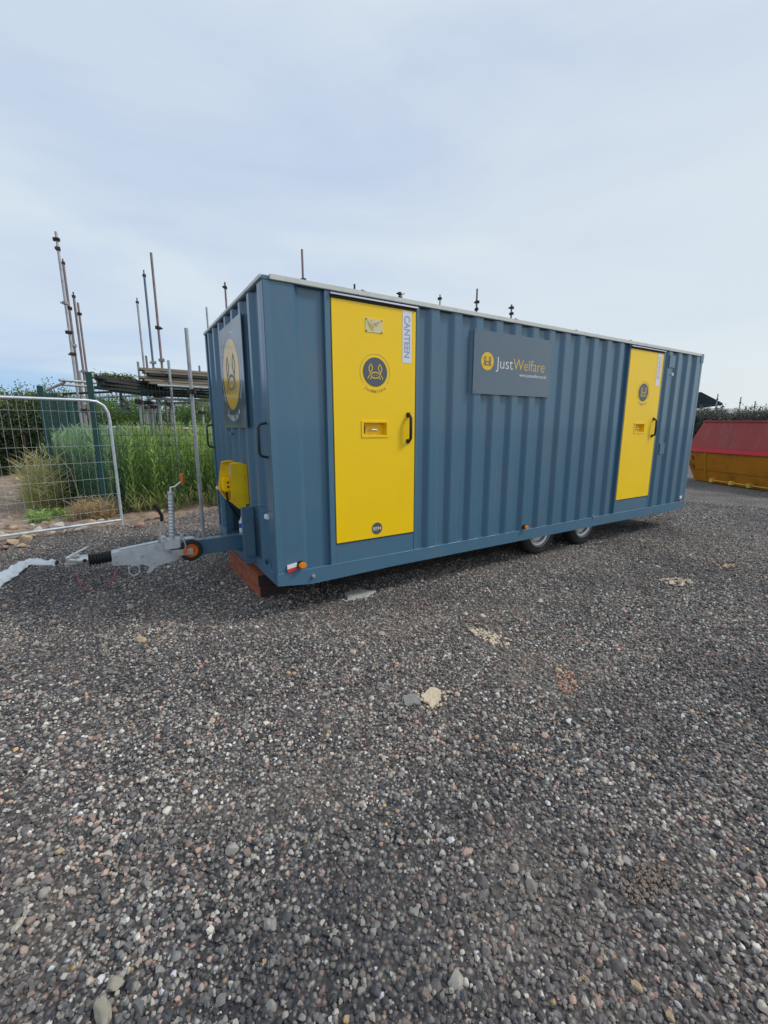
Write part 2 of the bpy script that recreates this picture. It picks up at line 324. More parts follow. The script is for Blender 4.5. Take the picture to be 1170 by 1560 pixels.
def patchiness(t, col, pos):
    """broad damp/brown/dusty patches over the yard"""
    for sc_, lo, hi, c, amt in ((0.55, .46, .68, (0.24, 0.18, 0.155, 1), .24), (1.3, .52, .68, (0.24, 0.20, 0.17, 1), .38), (0.8, .47, .66, (0.035, 0.036, 0.043, 1), .42)):
        n = t.nodes.new('ShaderNodeTexNoise'); n.inputs['Scale'].default_value = sc_; n.inputs['Detail'].default_value = 5
        ad = t.nodes.new('ShaderNodeVectorMath'); ad.operation = 'ADD'; ad.inputs[1].default_value = (sc_*17, 4.4, 0); t.links.new(pos, ad.inputs[0]); t.links.new(ad.outputs[0], n.inputs['Vector'])
        rr = t.nodes.new('ShaderNodeMapRange'); rr.inputs[1].default_value = lo; rr.inputs[2].default_value = hi; rr.inputs[4].default_value = amt; t.links.new(n.outputs['Fac'], rr.inputs[0])
        mxx = t.nodes.new('ShaderNodeMix'); mxx.data_type = 'RGBA'; t.links.new(rr.outputs[0], mxx.inputs[0]); t.links.new(col, mxx.inputs[6]); mxx.inputs[7].default_value = c; col = mxx.outputs[2]
    return col
GR = bpy.data.materials.new('gravel_ground'); GR.use_nodes = True; t = GR.node_tree; b = t.nodes['Principled BSDF']
geo = t.nodes.new('ShaderNodeNewGeometry')
vo = t.nodes.new('ShaderNodeTexVoronoi'); vo.inputs['Scale'].default_value = 60; t.links.new(geo.outputs['Position'], vo.inputs['Vector'])
vsep = t.nodes.new('ShaderNodeSeparateColor'); t.links.new(vo.outputs['Color'], vsep.inputs[0])
gcol = stone_ramp(t, vsep.outputs[0])
vo2 = t.nodes.new('ShaderNodeTexVoronoi'); vo2.inputs['Scale'].default_value = 60; vo2.feature = 'F1'; t.links.new(geo.outputs['Position'], vo2.inputs['Vector'])
crk = t.nodes.new('ShaderNodeMapRange'); crk.inputs[1].default_value = 0.25; crk.inputs[2].default_value = 0.62; crk.inputs[3].default_value = 0; crk.inputs[4].default_value = 0.75; t.links.new(vo2.outputs['Distance'], crk.inputs[0])
mk = t.nodes.new('ShaderNodeMix'); mk.data_type = 'RGBA'; t.links.new(crk.outputs[0], mk.inputs[0]); t.links.new(gcol, mk.inputs[6]); mk.inputs[7].default_value = (0.020, 0.019, 0.019, 1)
gfin = patchiness(t, mk.outputs[2], geo.outputs['Position'])
ns = t.nodes.new('ShaderNodeTexNoise'); ns.inputs['Scale'].default_value = 5; ns.inputs['Detail'].default_value = 10; ns.inputs['Roughness'].default_value = 0.7; t.links.new(geo.outputs['Position'], ns.inputs['Vector'])
sr = t.nodes.new('ShaderNodeValToRGB'); sr.color_ramp.elements[0].position = .3; sr.color_ramp.elements[0].color = (0.15, 0.10, 0.07, 1); sr.color_ramp.elements[1].position = .72; sr.color_ramp.elements[1].color = (0.55, 0.42, 0.31, 1)
t.links.new(ns.outputs['Fac'], sr.inputs[0])
sa = t.nodes.new('ShaderNodeAttribute'); sa.attribute_name = 'soil'
ms = t.nodes.new('ShaderNodeMix'); ms.data_type = 'RGBA'; t.links.new(sa.outputs['Fac'], ms.inputs[0]); t.links.new(gfin, ms.inputs[6]); t.links.new(sr.outputs[0], ms.inputs[7])
t.links.new(ms.outputs[2], b.inputs['Base Color']); b.inputs['Roughness'].default_value = 0.85
bp1 = t.nodes.new('ShaderNodeBump'); bp1.inputs['Strength'].default_value = 0.9; bp1.inputs['Distance'].default_value = 0.012; bp1.invert = True
t.links.new(vo2.outputs['Distance'], bp1.inputs['Height'])
bp2 = t.nodes.new('ShaderNodeBump'); bp2.inputs['Strength'].default_value = 0.7; bp2.inputs['Distance'].default_value = 0.05; t.links.new(ns.outputs['Fac'], bp2.inputs['Height']); t.links.new(bp1.outputs[0], bp2.inputs['Normal'])
t.links.new(bp2.outputs[0], b.inputs['Normal'])
tagit(link('ground', me, None, [GR]), kind='structure')

# loose gravel: thousands of real stones over the yard
def rock_mesh(name, seed, sub=2, flat_=0.7, rough=0.35):
    bm = bmesh.new(); bmesh.ops.create_icosphere(bm, subdivisions=sub, radius=0.5); rs = random.Random(seed)
    cuts = [(Vector((rs.gauss(0,1), rs.gauss(0,1), rs.gauss(0,1))).normalized(), rs.uniform(.22, .40)) for _ in range(12)]
    off = Vector((seed*3.7, seed*1.3, 0)); e = (1.0, rs.uniform(.65, .95), flat_*rs.uniform(.8, 1.15))
    for v in bm.verts:
        p = v.co.copy()
        for n_, d_ in cuts:
            k = p.dot(n_)
            if k > d_: p -= n_*(k-d_)*0.9
        p *= 1 + rough*0.4*noise.noise(p*4 + off)
        v.co = Vector((p.x*e[0], p.y*e[1], p.z*e[2]))
    me = bpy.data.meshes.new(name); bm.to_mesh(me); bm.free(); me.shade_smooth()
    try: me.set_sharp_from_angle(angle=R(28))
    except Exception: pass
    return me
SM = bpy.data.materials.new('loose_stone'); SM.use_nodes = True; t = SM.node_tree; b = t.nodes['Principled BSDF']
oi = t.nodes.new('ShaderNodeObjectInfo'); geo = t.nodes.new('ShaderNodeNewGeometry')
scol = stone_ramp(t, oi.outputs['Random'])
scol = patchiness(t, scol, geo.outputs['Position'])
sn = t.nodes.new('ShaderNodeTexNoise'); sn.inputs['Scale'].default_value = 120; sn.inputs['Detail'].default_value = 4; t.links.new(geo.outputs['Position'], sn.inputs['Vector'])
sm1 = t.nodes.new('ShaderNodeMapRange'); sm1.inputs[3].default_value = .62; sm1.inputs[4].default_value = 1.35; t.links.new(sn.outputs['Fac'], sm1.inputs[0])
sv = t.nodes.new('ShaderNodeVectorMath'); sv.operation = 'SCALE'; t.links.new(scol, sv.inputs[0]); t.links.new(sm1.outputs[0], sv.inputs['Scale'])
t.links.new(sv.outputs[0], b.inputs['Base Color']); b.inputs['Roughness'].default_value = 0.75; b.inputs['Specular IOR Level'].default_value = 0.4
proto = bpy.data.collections.new('stone_prototypes')
for i in range(8):
    mm_ = rock_mesh('stone', 10+i, 1 if i < 5 else 2); mm_.materials.append(SM); o = bpy.data.objects.new('stone', mm_); proto.objects.link(o)
gp = []; gf = []; step = 0.25; idx = {}
def gv(i, j):
    if (i, j) not in idx: idx[(i, j)] = len(gp); x, y = i*step, j*step; gp.append((x, y, ground_z(x, y)))
    return idx[(i, j)]
for i in range(-24, 64):
    for j in range(-20, 30):
        x, y = (i+.5)*step, (j+.5)*step; v = Vector((x, y, 0)) - CAM; dep = v.dot(D_); lat = abs(v.dot(R_))
        dist = math.hypot(v.x, v.y)
        if dist > 11.5 or dep < 0.6 or lat > dep*0.93 + 0.8 or y > wall_line_y(x) + .15: continue
        if 0.7 < x < 6.8 and 0.5 < y < 3.0: continue
        gf.append((gv(i, j), gv(i+1, j), gv(i+1, j+1), gv(i, j+1)))
me = bpy.data.meshes.new('gravel'); me.from_pydata(gp, [], gf)
gravel = link('gravel', me); tagit(gravel, 'loose grey, dark and pinkish crushed stone covering the yard', 'gravel', kind='stuff')
ng = bpy.data.node_groups.new('scatter_stones', 'GeometryNodeTree')
ng.interface.new_socket('Geometry', in_out='INPUT', socket_type='NodeSocketGeometry'); ng.interface.new_socket('Geometry', in_out='OUTPUT', socket_type='NodeSocketGeometry')
G = ng.nodes.new; K = ng.links.new
gi, go = G('NodeGroupInput'), G('NodeGroupOutput')
pos = G('GeometryNodeInputPosition'); dist = G('ShaderNodeVectorMath'); dist.operation = 'DISTANCE'; dist.inputs[1].default_value = (CAM.x, CAM.y, 0); K(pos.outputs[0], dist.inputs[0])
den = G('ShaderNodeMapRange'); den.inputs[1].default_value = 1.5; den.inputs[2].default_value = 9.0; den.inputs[3].default_value = 6500; den.inputs[4].default_value = 2200; K(dist.outputs['Value'], den.inputs[0])
dn = G('ShaderNodeTexNoise'); dn.inputs['Scale'].default_value = 1.1; dn.inputs['Detail'].default_value = 4; K(pos.outputs[0], dn.inputs['Vector'])
dr_ = G('ShaderNodeMapRange'); dr_.inputs[1].default_value = .36; dr_.inputs[2].default_value = .62; dr_.inputs[3].default_value = .35; dr_.inputs[4].default_value = 1.15; K(dn.outputs[0], dr_.inputs[0])
dmul = G('ShaderNodeMath'); dmul.operation = 'MULTIPLY'; K(den.outputs[0], dmul.inputs[0]); K(dr_.outputs[0], dmul.inputs[1]); den = dmul
join = G('GeometryNodeJoinGeometry')
ci = G('GeometryNodeCollectionInfo'); ci.inputs['Collection'].default_value = proto; ci.inputs['Separate Children'].default_value = True; ci.inputs['Reset Children'].default_value = True
def layer(dscale, smin, smax, seed, power, lift):
    dm = G('ShaderNodeMath'); dm.operation = 'MULTIPLY'; dm.inputs[1].default_value = dscale; K(den.outputs[0], dm.inputs[0])
    dp = G('GeometryNodeDistributePointsOnFaces'); dp.inputs['Seed'].default_value = seed; K(gi.outputs[0], dp.inputs['Mesh']); K(dm.outputs[0], dp.inputs['Density'])
    sp = G('GeometryNodeSetPosition'); K(dp.outputs['Points'], sp.inputs['Geometry'])
    ro = G('FunctionNodeRandomValue'); ro.data_type = 'FLOAT'; ro.inputs[2].default_value = -0.2*lift; ro.inputs[3].default_value = lift; ro.inputs['Seed'].default_value = seed+5
    cx = G('ShaderNodeCombineXYZ'); K(ro.outputs[1], cx.inputs[2]); K(cx.outputs[0], sp.inputs['Offset'])
    ip = G('GeometryNodeInstanceOnPoints'); K(sp.outputs[0], ip.inputs['Points']); K(ci.outputs[0], ip.inputs['Instance']); ip.inputs['Pick Instance'].default_value = True
    ri = G('FunctionNodeRandomValue'); ri.data_type = 'INT'; ri.inputs[4].default_value = 0; ri.inputs[5].default_value = 7; ri.inputs['Seed'].default_value = seed+1; K(ri.outputs[2], ip.inputs['Instance Index'])
    rv = G('FunctionNodeRandomValue'); rv.data_type = 'FLOAT_VECTOR'; rv.inputs[0].default_value = (-.55, -.55, 0); rv.inputs[1].default_value = (.55, .55, 6.28); rv.inputs['Seed'].default_value = seed+2; K(rv.outputs[0], ip.inputs['Rotation'])
    rs_ = G('FunctionNodeRandomValue'); rs_.data_type = 'FLOAT'; rs_.inputs[2].default_value = 0; rs_.inputs[3].default_value = 1; rs_.inputs['Seed'].default_value = seed+3
    pw = G('ShaderNodeMath'); pw.operation = 'POWER'; pw.inputs[1].default_value = power; K(rs_.outputs[1], pw.inputs[0])
    mr_ = G('ShaderNodeMapRange'); mr_.inputs[3].default_value = smin; mr_.inputs[4].default_value = smax; K(pw.outputs[0], mr_.inputs[0]); K(mr_.outputs[0], ip.inputs['Scale'])
    K(ip.outputs[0], join.inputs[0])
layer(.92, 0.010, 0.031, 1, 1.6, 0.006)
layer(0.09, 0.024, 0.050, 21, 2.2, 0.009)
layer(0.0022, 0.045, 0.075, 41, 2.5, 0.004)
K(join.outputs[0], go.inputs[0])
gm = gravel.modifiers.new('scatter', 'NODES'); gm.node_group = ng

# ------------------------------------------------------------------ towable welfare unit
LU, WU, HU = 6.88, 2.36, 2.40
unit = thing('welfare_unit', 'long blue corrugated steel welfare cabin on wheels with two yellow doors', 'site cabin')
def corr(a, b, first, pitch, crest, slope, depth, n):
    """outline of pressed sheet between a and b: (position, depth)"""
    p = [(a, depth)]
    for k in range(n):
        s = first + pitch*k
        for q, d in ((s-slope/2, depth), (s+slope/2, 0.0), (s+slope/2+crest, 0.0), (s+slope*1.5+crest, depth)):
            if a < q < b: p.append((q, d))
    p.append((b, depth if p[-1][1] == depth else 0.0)); return p
def sheet(bm, prof, z0, z1, face, back):
    """extrude the outline between heights z0 and z1"""
    poly = prof + [(prof[-1][0], back), (prof[0][0], back)]
    lo = [bm.verts.new(face(a, d, z0+Z0)) for a, d in poly]; hi = [bm.verts.new(face(a, d, z1+Z0)) for a, d in poly]; n = len(poly)
    bm.faces.new(lo); bm.faces.new(hi[::-1])
    for i in range(n): bm.faces.new((lo[i], lo[(i+1) % n], hi[(i+1) % n], hi[i]))
fy = lambda a, d, z: Vector((a, d, z))
def wall_fin(name, bm, m_, par=unit):
    bmesh.ops.recalc_face_normals(bm, faces=bm.faces)
    es = [e for e in bm.edges if len(e.link_faces) == 2 and abs(e.verts[0].co.z-e.verts[1].co.z) > .2 and 0.3 < e.calc_face_angle(0) < 1.2]
    bmesh.ops.bevel(bm, geom=es, offset=0.006, segments=2, affect='EDGES')
    me = bpy.data.meshes.new(name); bm.to_mesh(me); bm.free(); return link(name, me, par, [m_])
ZT, ZB = 2.362, 0.10
bm = bmesh.new()
sheet(bm, [(0.055, .002), (0.240, .002), (0.280, .034), (0.489, .034)], ZB, ZT, fy, .08)
wall_fin('flat_side_panel', bm, BLUE)
bm = bmesh.new(); sheet(bm, corr(1.42, 4.835, 1.536, .2775, .095, .045, .036, 12), ZB, ZT, fy, .08); wall_fin('corrugated_side_wall', bm, BLUE)
bm = bmesh.new(); sheet(bm, corr(5.74, 6.815, 5.826, .279, .095, .045, .036, 4), ZB, ZT, fy, .08); wall_fin('corrugated_side_wall', bm, BLUE)
bm = bmesh.new(); ff = lambda a, d, z: Vector((d, a, z))
pf = [(0.06, 0.0), (0.15, 0.0), (0.19, .036)]
for k in range(7):
    s = .34+.29*k; pf += [(s, .036), (s+.04, 0), (s+.11, 0), (s+.15, .036)]
pf = [p for p in pf if p[0] < 2.29] + [(2.30, .036)]
sheet(bm, pf, .62, ZT, ff, .08); wall_fin('corrugated_end_wall', bm, BLUE)
def cut(a, b): return [(a, .036)] + [p for p in pf if a < p[0] < b] + [(b, .036)]
bm = bmesh.new(); sheet(bm, [p for p in pf if p[0] < 1.0]+[(1.0, .036)], ZB, .617, ff, .08); wall_fin('lower_end_wall', bm, BLUE)
bm = bmesh.new(); sheet(bm, cut(1.90, 2.295), ZB, .617, ff, .08); wall_fin('lower_end_wall', bm, BLUE)
bm = bmesh.new()      # the locker behind the drawbar
box(bm, .081, .60, .99, 1.0, Z0+.0, Z0+.70); box(bm, .081, .60, 1.90, 1.91, Z0, Z0+.70); box(bm, .60, .61, .99, 1.91, Z0, Z0+.70); box(bm, .081, .60, 1.0, 1.90, Z0+.63, Z0+.64)
fin('drawbar_locker', bm, DARKBLUE, unit)
bm = bmesh.new(); sheet(bm, corr(.06, 6.82, .2, .2775, .095, .045, .036, 24), ZB, ZT, lambda a, d, z: Vector((a, WU-d, z)), .08); wall_fin('corrugated_side_wall', bm, BLUE)
bm = bmesh.new(); sheet(bm, corr(.06, 2.30, .2, .29, .095, .045, .036, 8), ZB, ZT, lambda a, d, z: Vector((LU-d, a, z)), .08); wall_fin('corrugated_end_wall', bm, BLUE)
for x in (0, LU-.06):
    for y in (0, WU-.06):
        bm = bmesh.new(); box(bm, x, x+.06, y, y+.06, Z0+(.1 if y == 0 else .1), Z0+ZT+.0); fin('corner_post', bm, BLUE2, unit, bevel=.004)
bm = bmesh.new()        # long bottom rails with chamfered ends
for y0, y1 in ((-.004, .07), (WU-.07, WU+.004)):
    prism(bm, [(0, .10), (0, 0), (.30, -.036), (1.1, -.022), (6.55, -.022), (LU, 0), (LU, .10)], lambda u, v, t: Vector((u, t, v+Z0)), y0, y1)
    tube(bm, [(.003, y0+.004, Z0+.099), (LU-.003, y0+.004, Z0+.099)], .006, 8)
fin('bottom_rail', bm, BLUE2, unit)
bm = bmesh.new(); box(bm, -.004, .07, .072, .98, Z0-.0, Z0+.099)
tube(bm, [(-.002, .02, Z0+.098), (-.002, .98, Z0+.098)], .005, 8)
for y in (.20, .37): prism(bm, [(y-.04, .10), (y+.04, .10), (y+.03, .14), (y-.03, .14)], lambda u, v, t: Vector((t, u, v+Z0)), -.004, .006)
fin('end_bottom_rail', bm, BLUE2, unit, bevel=.003)
bm = bmesh.new(); box(bm, -.004, .07, 1.90, WU-.072, Z0, Z0+.099); fin('end_bottom_rail', bm, BLUE2, unit, bevel=.003)
bm = bmesh.new(); box(bm, LU-.07, LU+.004, .072, WU-.072, Z0, Z0+.099); fin('end_bottom_rail', bm, BLUE2, unit, bevel=.003)
bm = bmesh.new(); box(bm, .05, LU-.05, .05, WU-.05, Z0+.02, Z0+.09); fin('floor', bm, DARKBLUE, unit)
bm = bmesh.new(); box(bm, .0, LU, .0, WU, Z0+ZT+.002, Z0+ZT+.03)
fin('roof', bm, BLUE2, unit, bevel=.003)
bm = bmesh.new()
box(bm, .055, LU-.09, -.014, .04, Z0+ZT+.004, Z0+HU+.004); box(bm, -.012, .05, .02, WU, Z0+ZT+.012, Z0+HU+.002)
fin('roof_trim', bm, WHITE, unit, bevel=.003)
bm = bmesh.new(); box(bm, LU-.085, LU+.006, -.008, .09, Z0+ZT-.09, Z0+HU+.004); fin('corner_casting', bm, BLUE2, unit, bevel=.004)
for x in (2.97, 4.07, 5.30, 1.0):
    bm = bmesh.new(); prism(bm, [(-.08, 0), (.08, 0), (.045, .085), (-.03, .10)], lambda u, v, t: Vector((x+u, t, Z0+HU+v)), .25, .31); fin('roof_lug', bm, COUP, unit)

def crab_badge(parent, ox, cx, cz, r, ring=True, name='emblem'):
    f = lambda u, v, t: fside(u+ox, v, t)
    e = flat(name, SGREY, parent, lambda bm: prism(bm, circ(cx, cz, r, n=56), f, .0065, .0085))
    flat('crab_symbol', SYEL, e, lambda bm: crab(bm, f, cx, cz-.0*r, r, .009, .0098))
    if ring:
        pts = [(cx+1.24*r*math.cos(a), cz+1.24*r*math.sin(a)) for a in [math.radians(-38+256*k/60) for k in range(61)]]
        flat('ring_line', OCHRE, e, lambda bm: ribbon(bm, pts, .0045, f, .0062, .0075))
        flat('curved_lettering', SGREY, e, lambda bm: arc_text(bm, 'JustWelfare', .038, f, cx, cz, r*1.24+.024, .0078, 1.25))
    return e
def door(ox, x0, x1, word, wcol, first):
    f = lambda u, v, t: fside(u+ox, v, t)
    # frame: jambs, head and a sill panel, all butted
    bm = bmesh.new()
    box(bm, ox+(.489 if first else .523), ox+x0-.008, -.002, .08, Z0+ZB, Z0+ZT-.002); box(bm, ox+x1+.008, ox+1.42+(x1-1.378), -.002, .08, Z0+ZB, Z0+ZT-.002)
    box(bm, ox+x0-.008, ox+x1+.008, .002, .08, Z0+ZB, Z0+.286)
    fr = fin('door_frame', bm, BLUE2, unit, bevel=.002)
    bm = bmesh.new(); box(bm, ox+x0-.008, ox+x0+.02, .0095, .03, Z0+.286, Z0+2.336); box(bm, ox+x1-.02, ox+x1+.008, .0095, .03, Z0+.286, Z0+2.336); box(bm, ox+x0+.02, ox+x1-.02, .0095, .03, Z0+.286, Z0+.31); box(bm, ox+x0+.02, ox+x1-.02, .0095, .03, Z0+2.29, Z0+2.336); box(bm, ox+x0-.01, ox+x1+.008, -.006, .01, Z0+2.316, Z0+2.336)
    fin('door_seal', bm, SEAL, fr)
    bm = bmesh.new(); prism(bm, [(-.028, 2.336), (.01, 2.336), (.01, 2.358), (-.022, 2.350)], lambda u, v, t: Vector((t, u, v+Z0)), ox+x0-.012, ox+x1+.012); fin('drip_strip', bm, GREYSTRIP, fr)
    bm = bmesh.new()
    # leaf with an opening for the lock recess
    lx0, lx1, lz0, lz1 = .828, 1.064, 1.228, 1.340; e = x1-.034
    for a0, a1, c0, c1 in ((x0, lx0, .292, 2.312), (lx1, e, .292, 2.312), (lx0, lx1, .292, lz0), (lx0, lx1, lz1, 2.312)):
        box(bm, ox+a0, ox+a1, -.006, .009, Z0+c0, Z0+c1)
    box(bm, ox+e+.003, ox+x1, -.003, .009, Z0+.292, Z0+2.312)
    bmesh.ops.remove_doubles(bm, verts=bm.verts, dist=.0001)
    inner = [fc for fc in bm.faces if all(any(abs(v.co.x-ox-q) < .0002 for q in (lx0, lx1)) for v in fc.verts)]
    dr = fin('door', bm, YEL, unit)
    bm = bmesh.new()
    box(bm, ox+lx0-.02, ox+lx1+.02, -.012, -.0055, Z0+lz0-.016, Z0+lz0); box(bm, ox+lx0-.02, ox+lx1+.02, -.012, -.0055, Z0+lz1, Z0+lz1+.016)
    box(bm, ox+lx0-.02, ox+lx0, -.012, -.0055, Z0+lz0, Z0+lz1); box(bm, ox+lx1, ox+lx1+.02, -.012, -.0055, Z0+lz0, Z0+lz1)
    for a0, a1, c0, c1 in ((lx0, lx0+.004, lz0, lz1), (lx1-.004, lx1, lz0, lz1), (lx0+.004, lx1-.004, lz0, lz0+.004), (lx0+.004, lx1-.004, lz1-.004, lz1)):
        box(bm, ox+a0, ox+a1, -.0055, .055, Z0+c0, Z0+c1)
    box(bm, ox+lx0+.004, ox+lx1-.004, .045, .05, Z0+lz0+.004, Z0+lz1-.004)
    lr = fin('lock_recess', bm, YEL, dr, bevel=.0)
    bm = bmesh.new()
    tube(bm, [(ox+.91, .04, Z0+1.270), (ox+.93, .022, Z0+1.280), (ox+.975, .02, Z0+1.278), (ox+.985, .04, Z0+1.272)], .007, 8)
    fin('latch_lever', bm, GALV, dr)
    bm = bmesh.new(); box(bm, ox+.842, ox+.858, .02, .044, Z0+1.245, Z0+1.315); fin('key_lock', bm, COUP, dr)
    bm = bmesh.new(); hx = 1.300 if first else 1.295
    tube(bm, [(ox+hx, -.004, Z0+1.175), (ox+hx, -.035, Z0+1.18), (ox+hx, -.052, Z0+1.20), (ox+hx, -.054, Z0+1.29), (ox+hx, -.052, Z0+1.385), (ox+hx, -.035, Z0+1.405), (ox+hx, -.004, Z0+1.41)], .014, 12)
    for z in (1.172, 1.413): box(bm, ox+hx-.017, ox+hx+.017, -.016, -.0058, Z0+z-.02, Z0+z+.02)
    fin('door_handle', bm, HANDLE, dr, smooth=True)
    lb = flat('name_plate', LABELW, dr, lambda bm: prism(bm, [(1.232, 1.868), (1.330, 1.868), (1.330, 2.304), (1.232, 2.304)], f, .0062, .0082))
    flat('lettering', wcol, lb, lambda bm: text_mesh(bm, word, .086, f, 1.252, 2.268, .0088, 'LEFT', -math.pi/2, .0022, 1.0, .92 if first else 1.12))
    crab_badge(dr, ox, .950, 1.769, .121)
    if first:
        pl = flat('shield_plate', CREAM, dr, lambda bm: prism(bm, [(.857, 2.090), (1.022, 2.090), (1.022, 2.198), (.857, 2.198)], f, .0062, .0095))
        flat('shield_symbol', OCHRE, pl, lambda bm: (prism(bm, [(.872, 2.185), (.938, 2.140), (.930, 2.100), (.905, 2.112), (.876, 2.150)], f, .0096, .0104),
                                                  prism(bm, [(.925, 2.163), (1.005, 2.185), (.958, 2.135)], f, .0096, .0104), prism(bm, circ(.915, 2.183, .008, n=10), f, .0096, .0104)))
        for a in (.864, 1.015):
            for c in (2.097, 2.191): flat('fixing_screw', SEAL, pl, lambda bm: prism(bm, circ(a, c, .006, n=10), f, .0096, .012))
        nd = flat('number_disc', SGREY, dr, lambda bm: prism(bm, circ(.960, .378, .056), f, .0062, .0082))
        flat('number', CREAM, nd, lambda bm: text_mesh(bm, '0094', .046, f, .960, .362, .0088, 'CENTER', 0, .0009))
    flat('bottom_seal', SEAL, dr, lambda bm: prism(bm, [(x0, .284), (x1, .284), (x1, .2915), (x0, .2915)], f, -.004, .005))
    return dr
door(0.0, .547, 1.378, 'CANTEEN', LILAC, True)
door(4.312, .547, 1.392, 'OFFICE', LPINK, False)

# company board on the long side
f = fside
sb = flat('sign_board', SIGN, unit, lambda bm: prism(bm, [(2.085, 1.634), (3.262, 1.634), (3.262, 2.248), (2.085, 2.248)], f, .002, .010))
dsc = flat('emblem', SYEL, sb, lambda bm: prism(bm, circ(2.273, 1.957, .088, n=48), f, .0105, .012))
flat('crab_symbol', SGREY, dsc, lambda bm: crab(bm, f, 2.273, 1.957, .088, .0122, .013, .08))
flat('white_lettering', SWHITE, sb, lambda bm: text_mesh(bm, 'Just', .165, f, 2.397, 1.899, .0108, weight=-.0018, fit=.250))
flat('yellow_lettering', SYEL, sb, lambda bm: text_mesh(bm, 'Welfare', .165, f, 2.655, 1.899, .0108, weight=-.0018, fit=.500))
flat('web_address', SWHITE, sb, lambda bm: text_mesh(bm, 'www.justwelfare.co.uk', .052, f, 3.195, 1.835, .0108, 'RIGHT', sx=.92))
for a in (2.11, 3.235):
    for c in (1.655, 2.228): flat('fixing_screw', SIGN, sb, lambda bm: prism(bm, circ(a, c, .007, n=10), f, .0101, .013))
# glossy board on the end wall
f = ffront; YC, ZC = -1.10, 1.80
sb = flat('end_sign_board', SIGNF, unit, lambda bm: prism(bm, [(-1.54, 1.300), (-.625, 1.300), (-.625, 2.262), (-1.54, 2.262)], f, .002, .011))
dsc = flat('emblem', SYELF, sb, lambda bm: prism(bm, circ(YC, ZC, .325, n=64), f, .0115, .0128))
flat('crab_symbol', SGREY, dsc, lambda bm: crab(bm, f, YC, ZC, .325, .013, .014))
flat('ring_line', SWHITE, sb, lambda bm: ribbon(bm, [(YC+.385*math.cos(a), ZC+.385*math.sin(a)) for a in [math.radians(-38+256*k/60) for k in range(61)]], .007, f, .0115, .0125))
flat('curved_lettering', SWHITE, sb, lambda bm: arc_text(bm, 'JustWelfare', .085, f, YC, ZC, .440, .0118, 1.15, .001))

# small fittings
def part(name, m_, build, smooth=False, bevel=0.0, parent=unit):
    bm = bmesh.new(); build(bm); return fin(name, bm, m_, parent, smooth, bevel)
def reflector(x, z, wd, sl_=.02):
    r0 = part('reflector', SWHITE, lambda bm: prism(bm, [(x, z+.03), (x+wd, z+.03+sl_), (x+wd, z+.062+sl_), (x, z+.062)], fside, .0, .012))
    part('red_lens', REDL, lambda bm: prism(bm, [(x, z), (x+wd, z+sl_), (x+wd, z+.029+sl_), (x, z+.029)], fside, .0, .014), parent=r0)
reflector(.085, .106, .085, .012); reflector(6.70, .115, .055, .02)
for x, z, r in ((.205, .158, .032), (2.987, .142, .026)):
    o = part('side_marker_lamp', BLACK, lambda bm: prism(bm, circ(x, z, r*1.15, r*.95, 24), fside, -.02, .02))
    part('lens', AMBER, lambda bm: prism(bm, circ(x+.004, z, r*1.05, r*.85, 24), fside, .021, .052), bevel=.008, smooth=True, parent=o)
part('rail_bolt', GALVB, lambda bm: (prism(bm, circ(.314, .035, .018, n=6), fside, .004, .02), prism(bm, circ(.314, .035, .011, n=12), fside, .02, .03)))
part('rail_bolt', GALVB, lambda bm: prism(bm, circ(4.36, .112, .016, n=10), fside, .0, .02))
part('blanking_plate', BLUE2, lambda bm: box(bm, 5.855, 6.02, -.012, .035, Z0+2.14, Z0+2.31), bevel=.003)
part('blanking_plate', BLUE2, lambda bm: box(bm, 5.87, 6.01, -.012, .035, Z0+.90, Z0+1.06), bevel=.003)
part('outlet_nozzle', SWHITE, lambda bm: box(bm, 5.955, 5.995, -.02, .01, Z0+2.03, Z0+2.07), bevel=.004)
for y in (.085, 2.30):
    part('grab_handle', HANDLE, lambda bm: tube(bm, [(0, y, Z0+1.335), (-.05, y, Z0+1.325), (-.066, y, Z0+1.30), (-.066, y, Z0+1.10), (-.05, y, Z0+1.075), (.0, y, Z0+1.065)], .011, 10), smooth=True)
for y, z in ((.16, .567), (2.20, .573)):
    part('front_marker_lamp', SWHITE, lambda bm: box(bm, -.03, .0, y-.03, y+.03, Z0+z-.02, Z0+z+.02), bevel=.006)
part('handle_bracket', BLUE2, lambda bm: box(bm, -.02, .0, 1.24, 1.36, Z0+1.225, Z0+1.25))

# yellow supply housing
fhz = lambda u, v, t: Vector((u, t, v+Z0))
SIDEP = [(0, .965), (-.045, .968), (-.112, .958), (-.140, .60), (-.062, .518), (0, .535)]
SIDEQ = [(0, .965), (-.045, .968), (-.118, .958), (-.172, .68), (-.100, .556), (0, .55)]
def housing(bm):
    prism(bm, SIDEP, fhz, .900, .906); prism(bm, SIDEQ, fhz, 1.330, 1.336)
    box(bm, -.004, .034, .906, 1.330, Z0+.56, Z0+.95)                         # back plate
    prism(bm, [(-.045, .968), (-.112, .958), (-.112, .953), (-.045, .963)], fhz, .906, .985)    # top flanges
    prism(bm, [(-.045, .968), (-.116, .958), (-.116, .953), (-.045, .963)], fhz, 1.25, 1.330)
    prism(bm, [(-.140, .60), (-.062, .518), (-.058, .522), (-.136, .604)], fhz, .906, .975)
    prism(bm, [(-.172, .68), (-.100, .556), (-.096, .56), (-.168, .684)], fhz, 1.27, 1.330)
hs = part('supply_housing', YEL2, housing)
sk = part('socket_box', YEL, lambda bm: box(bm, -.135, -.065, 1.20, 1.329, Z0+.655, Z0+.795), bevel=.008, parent=hs)
for z in (.705, .75): part('socket_hole', BLACK, lambda bm: prism(bm, circ(-.092, z, .011, n=14), fhz, 1.196, 1.1995), parent=sk)
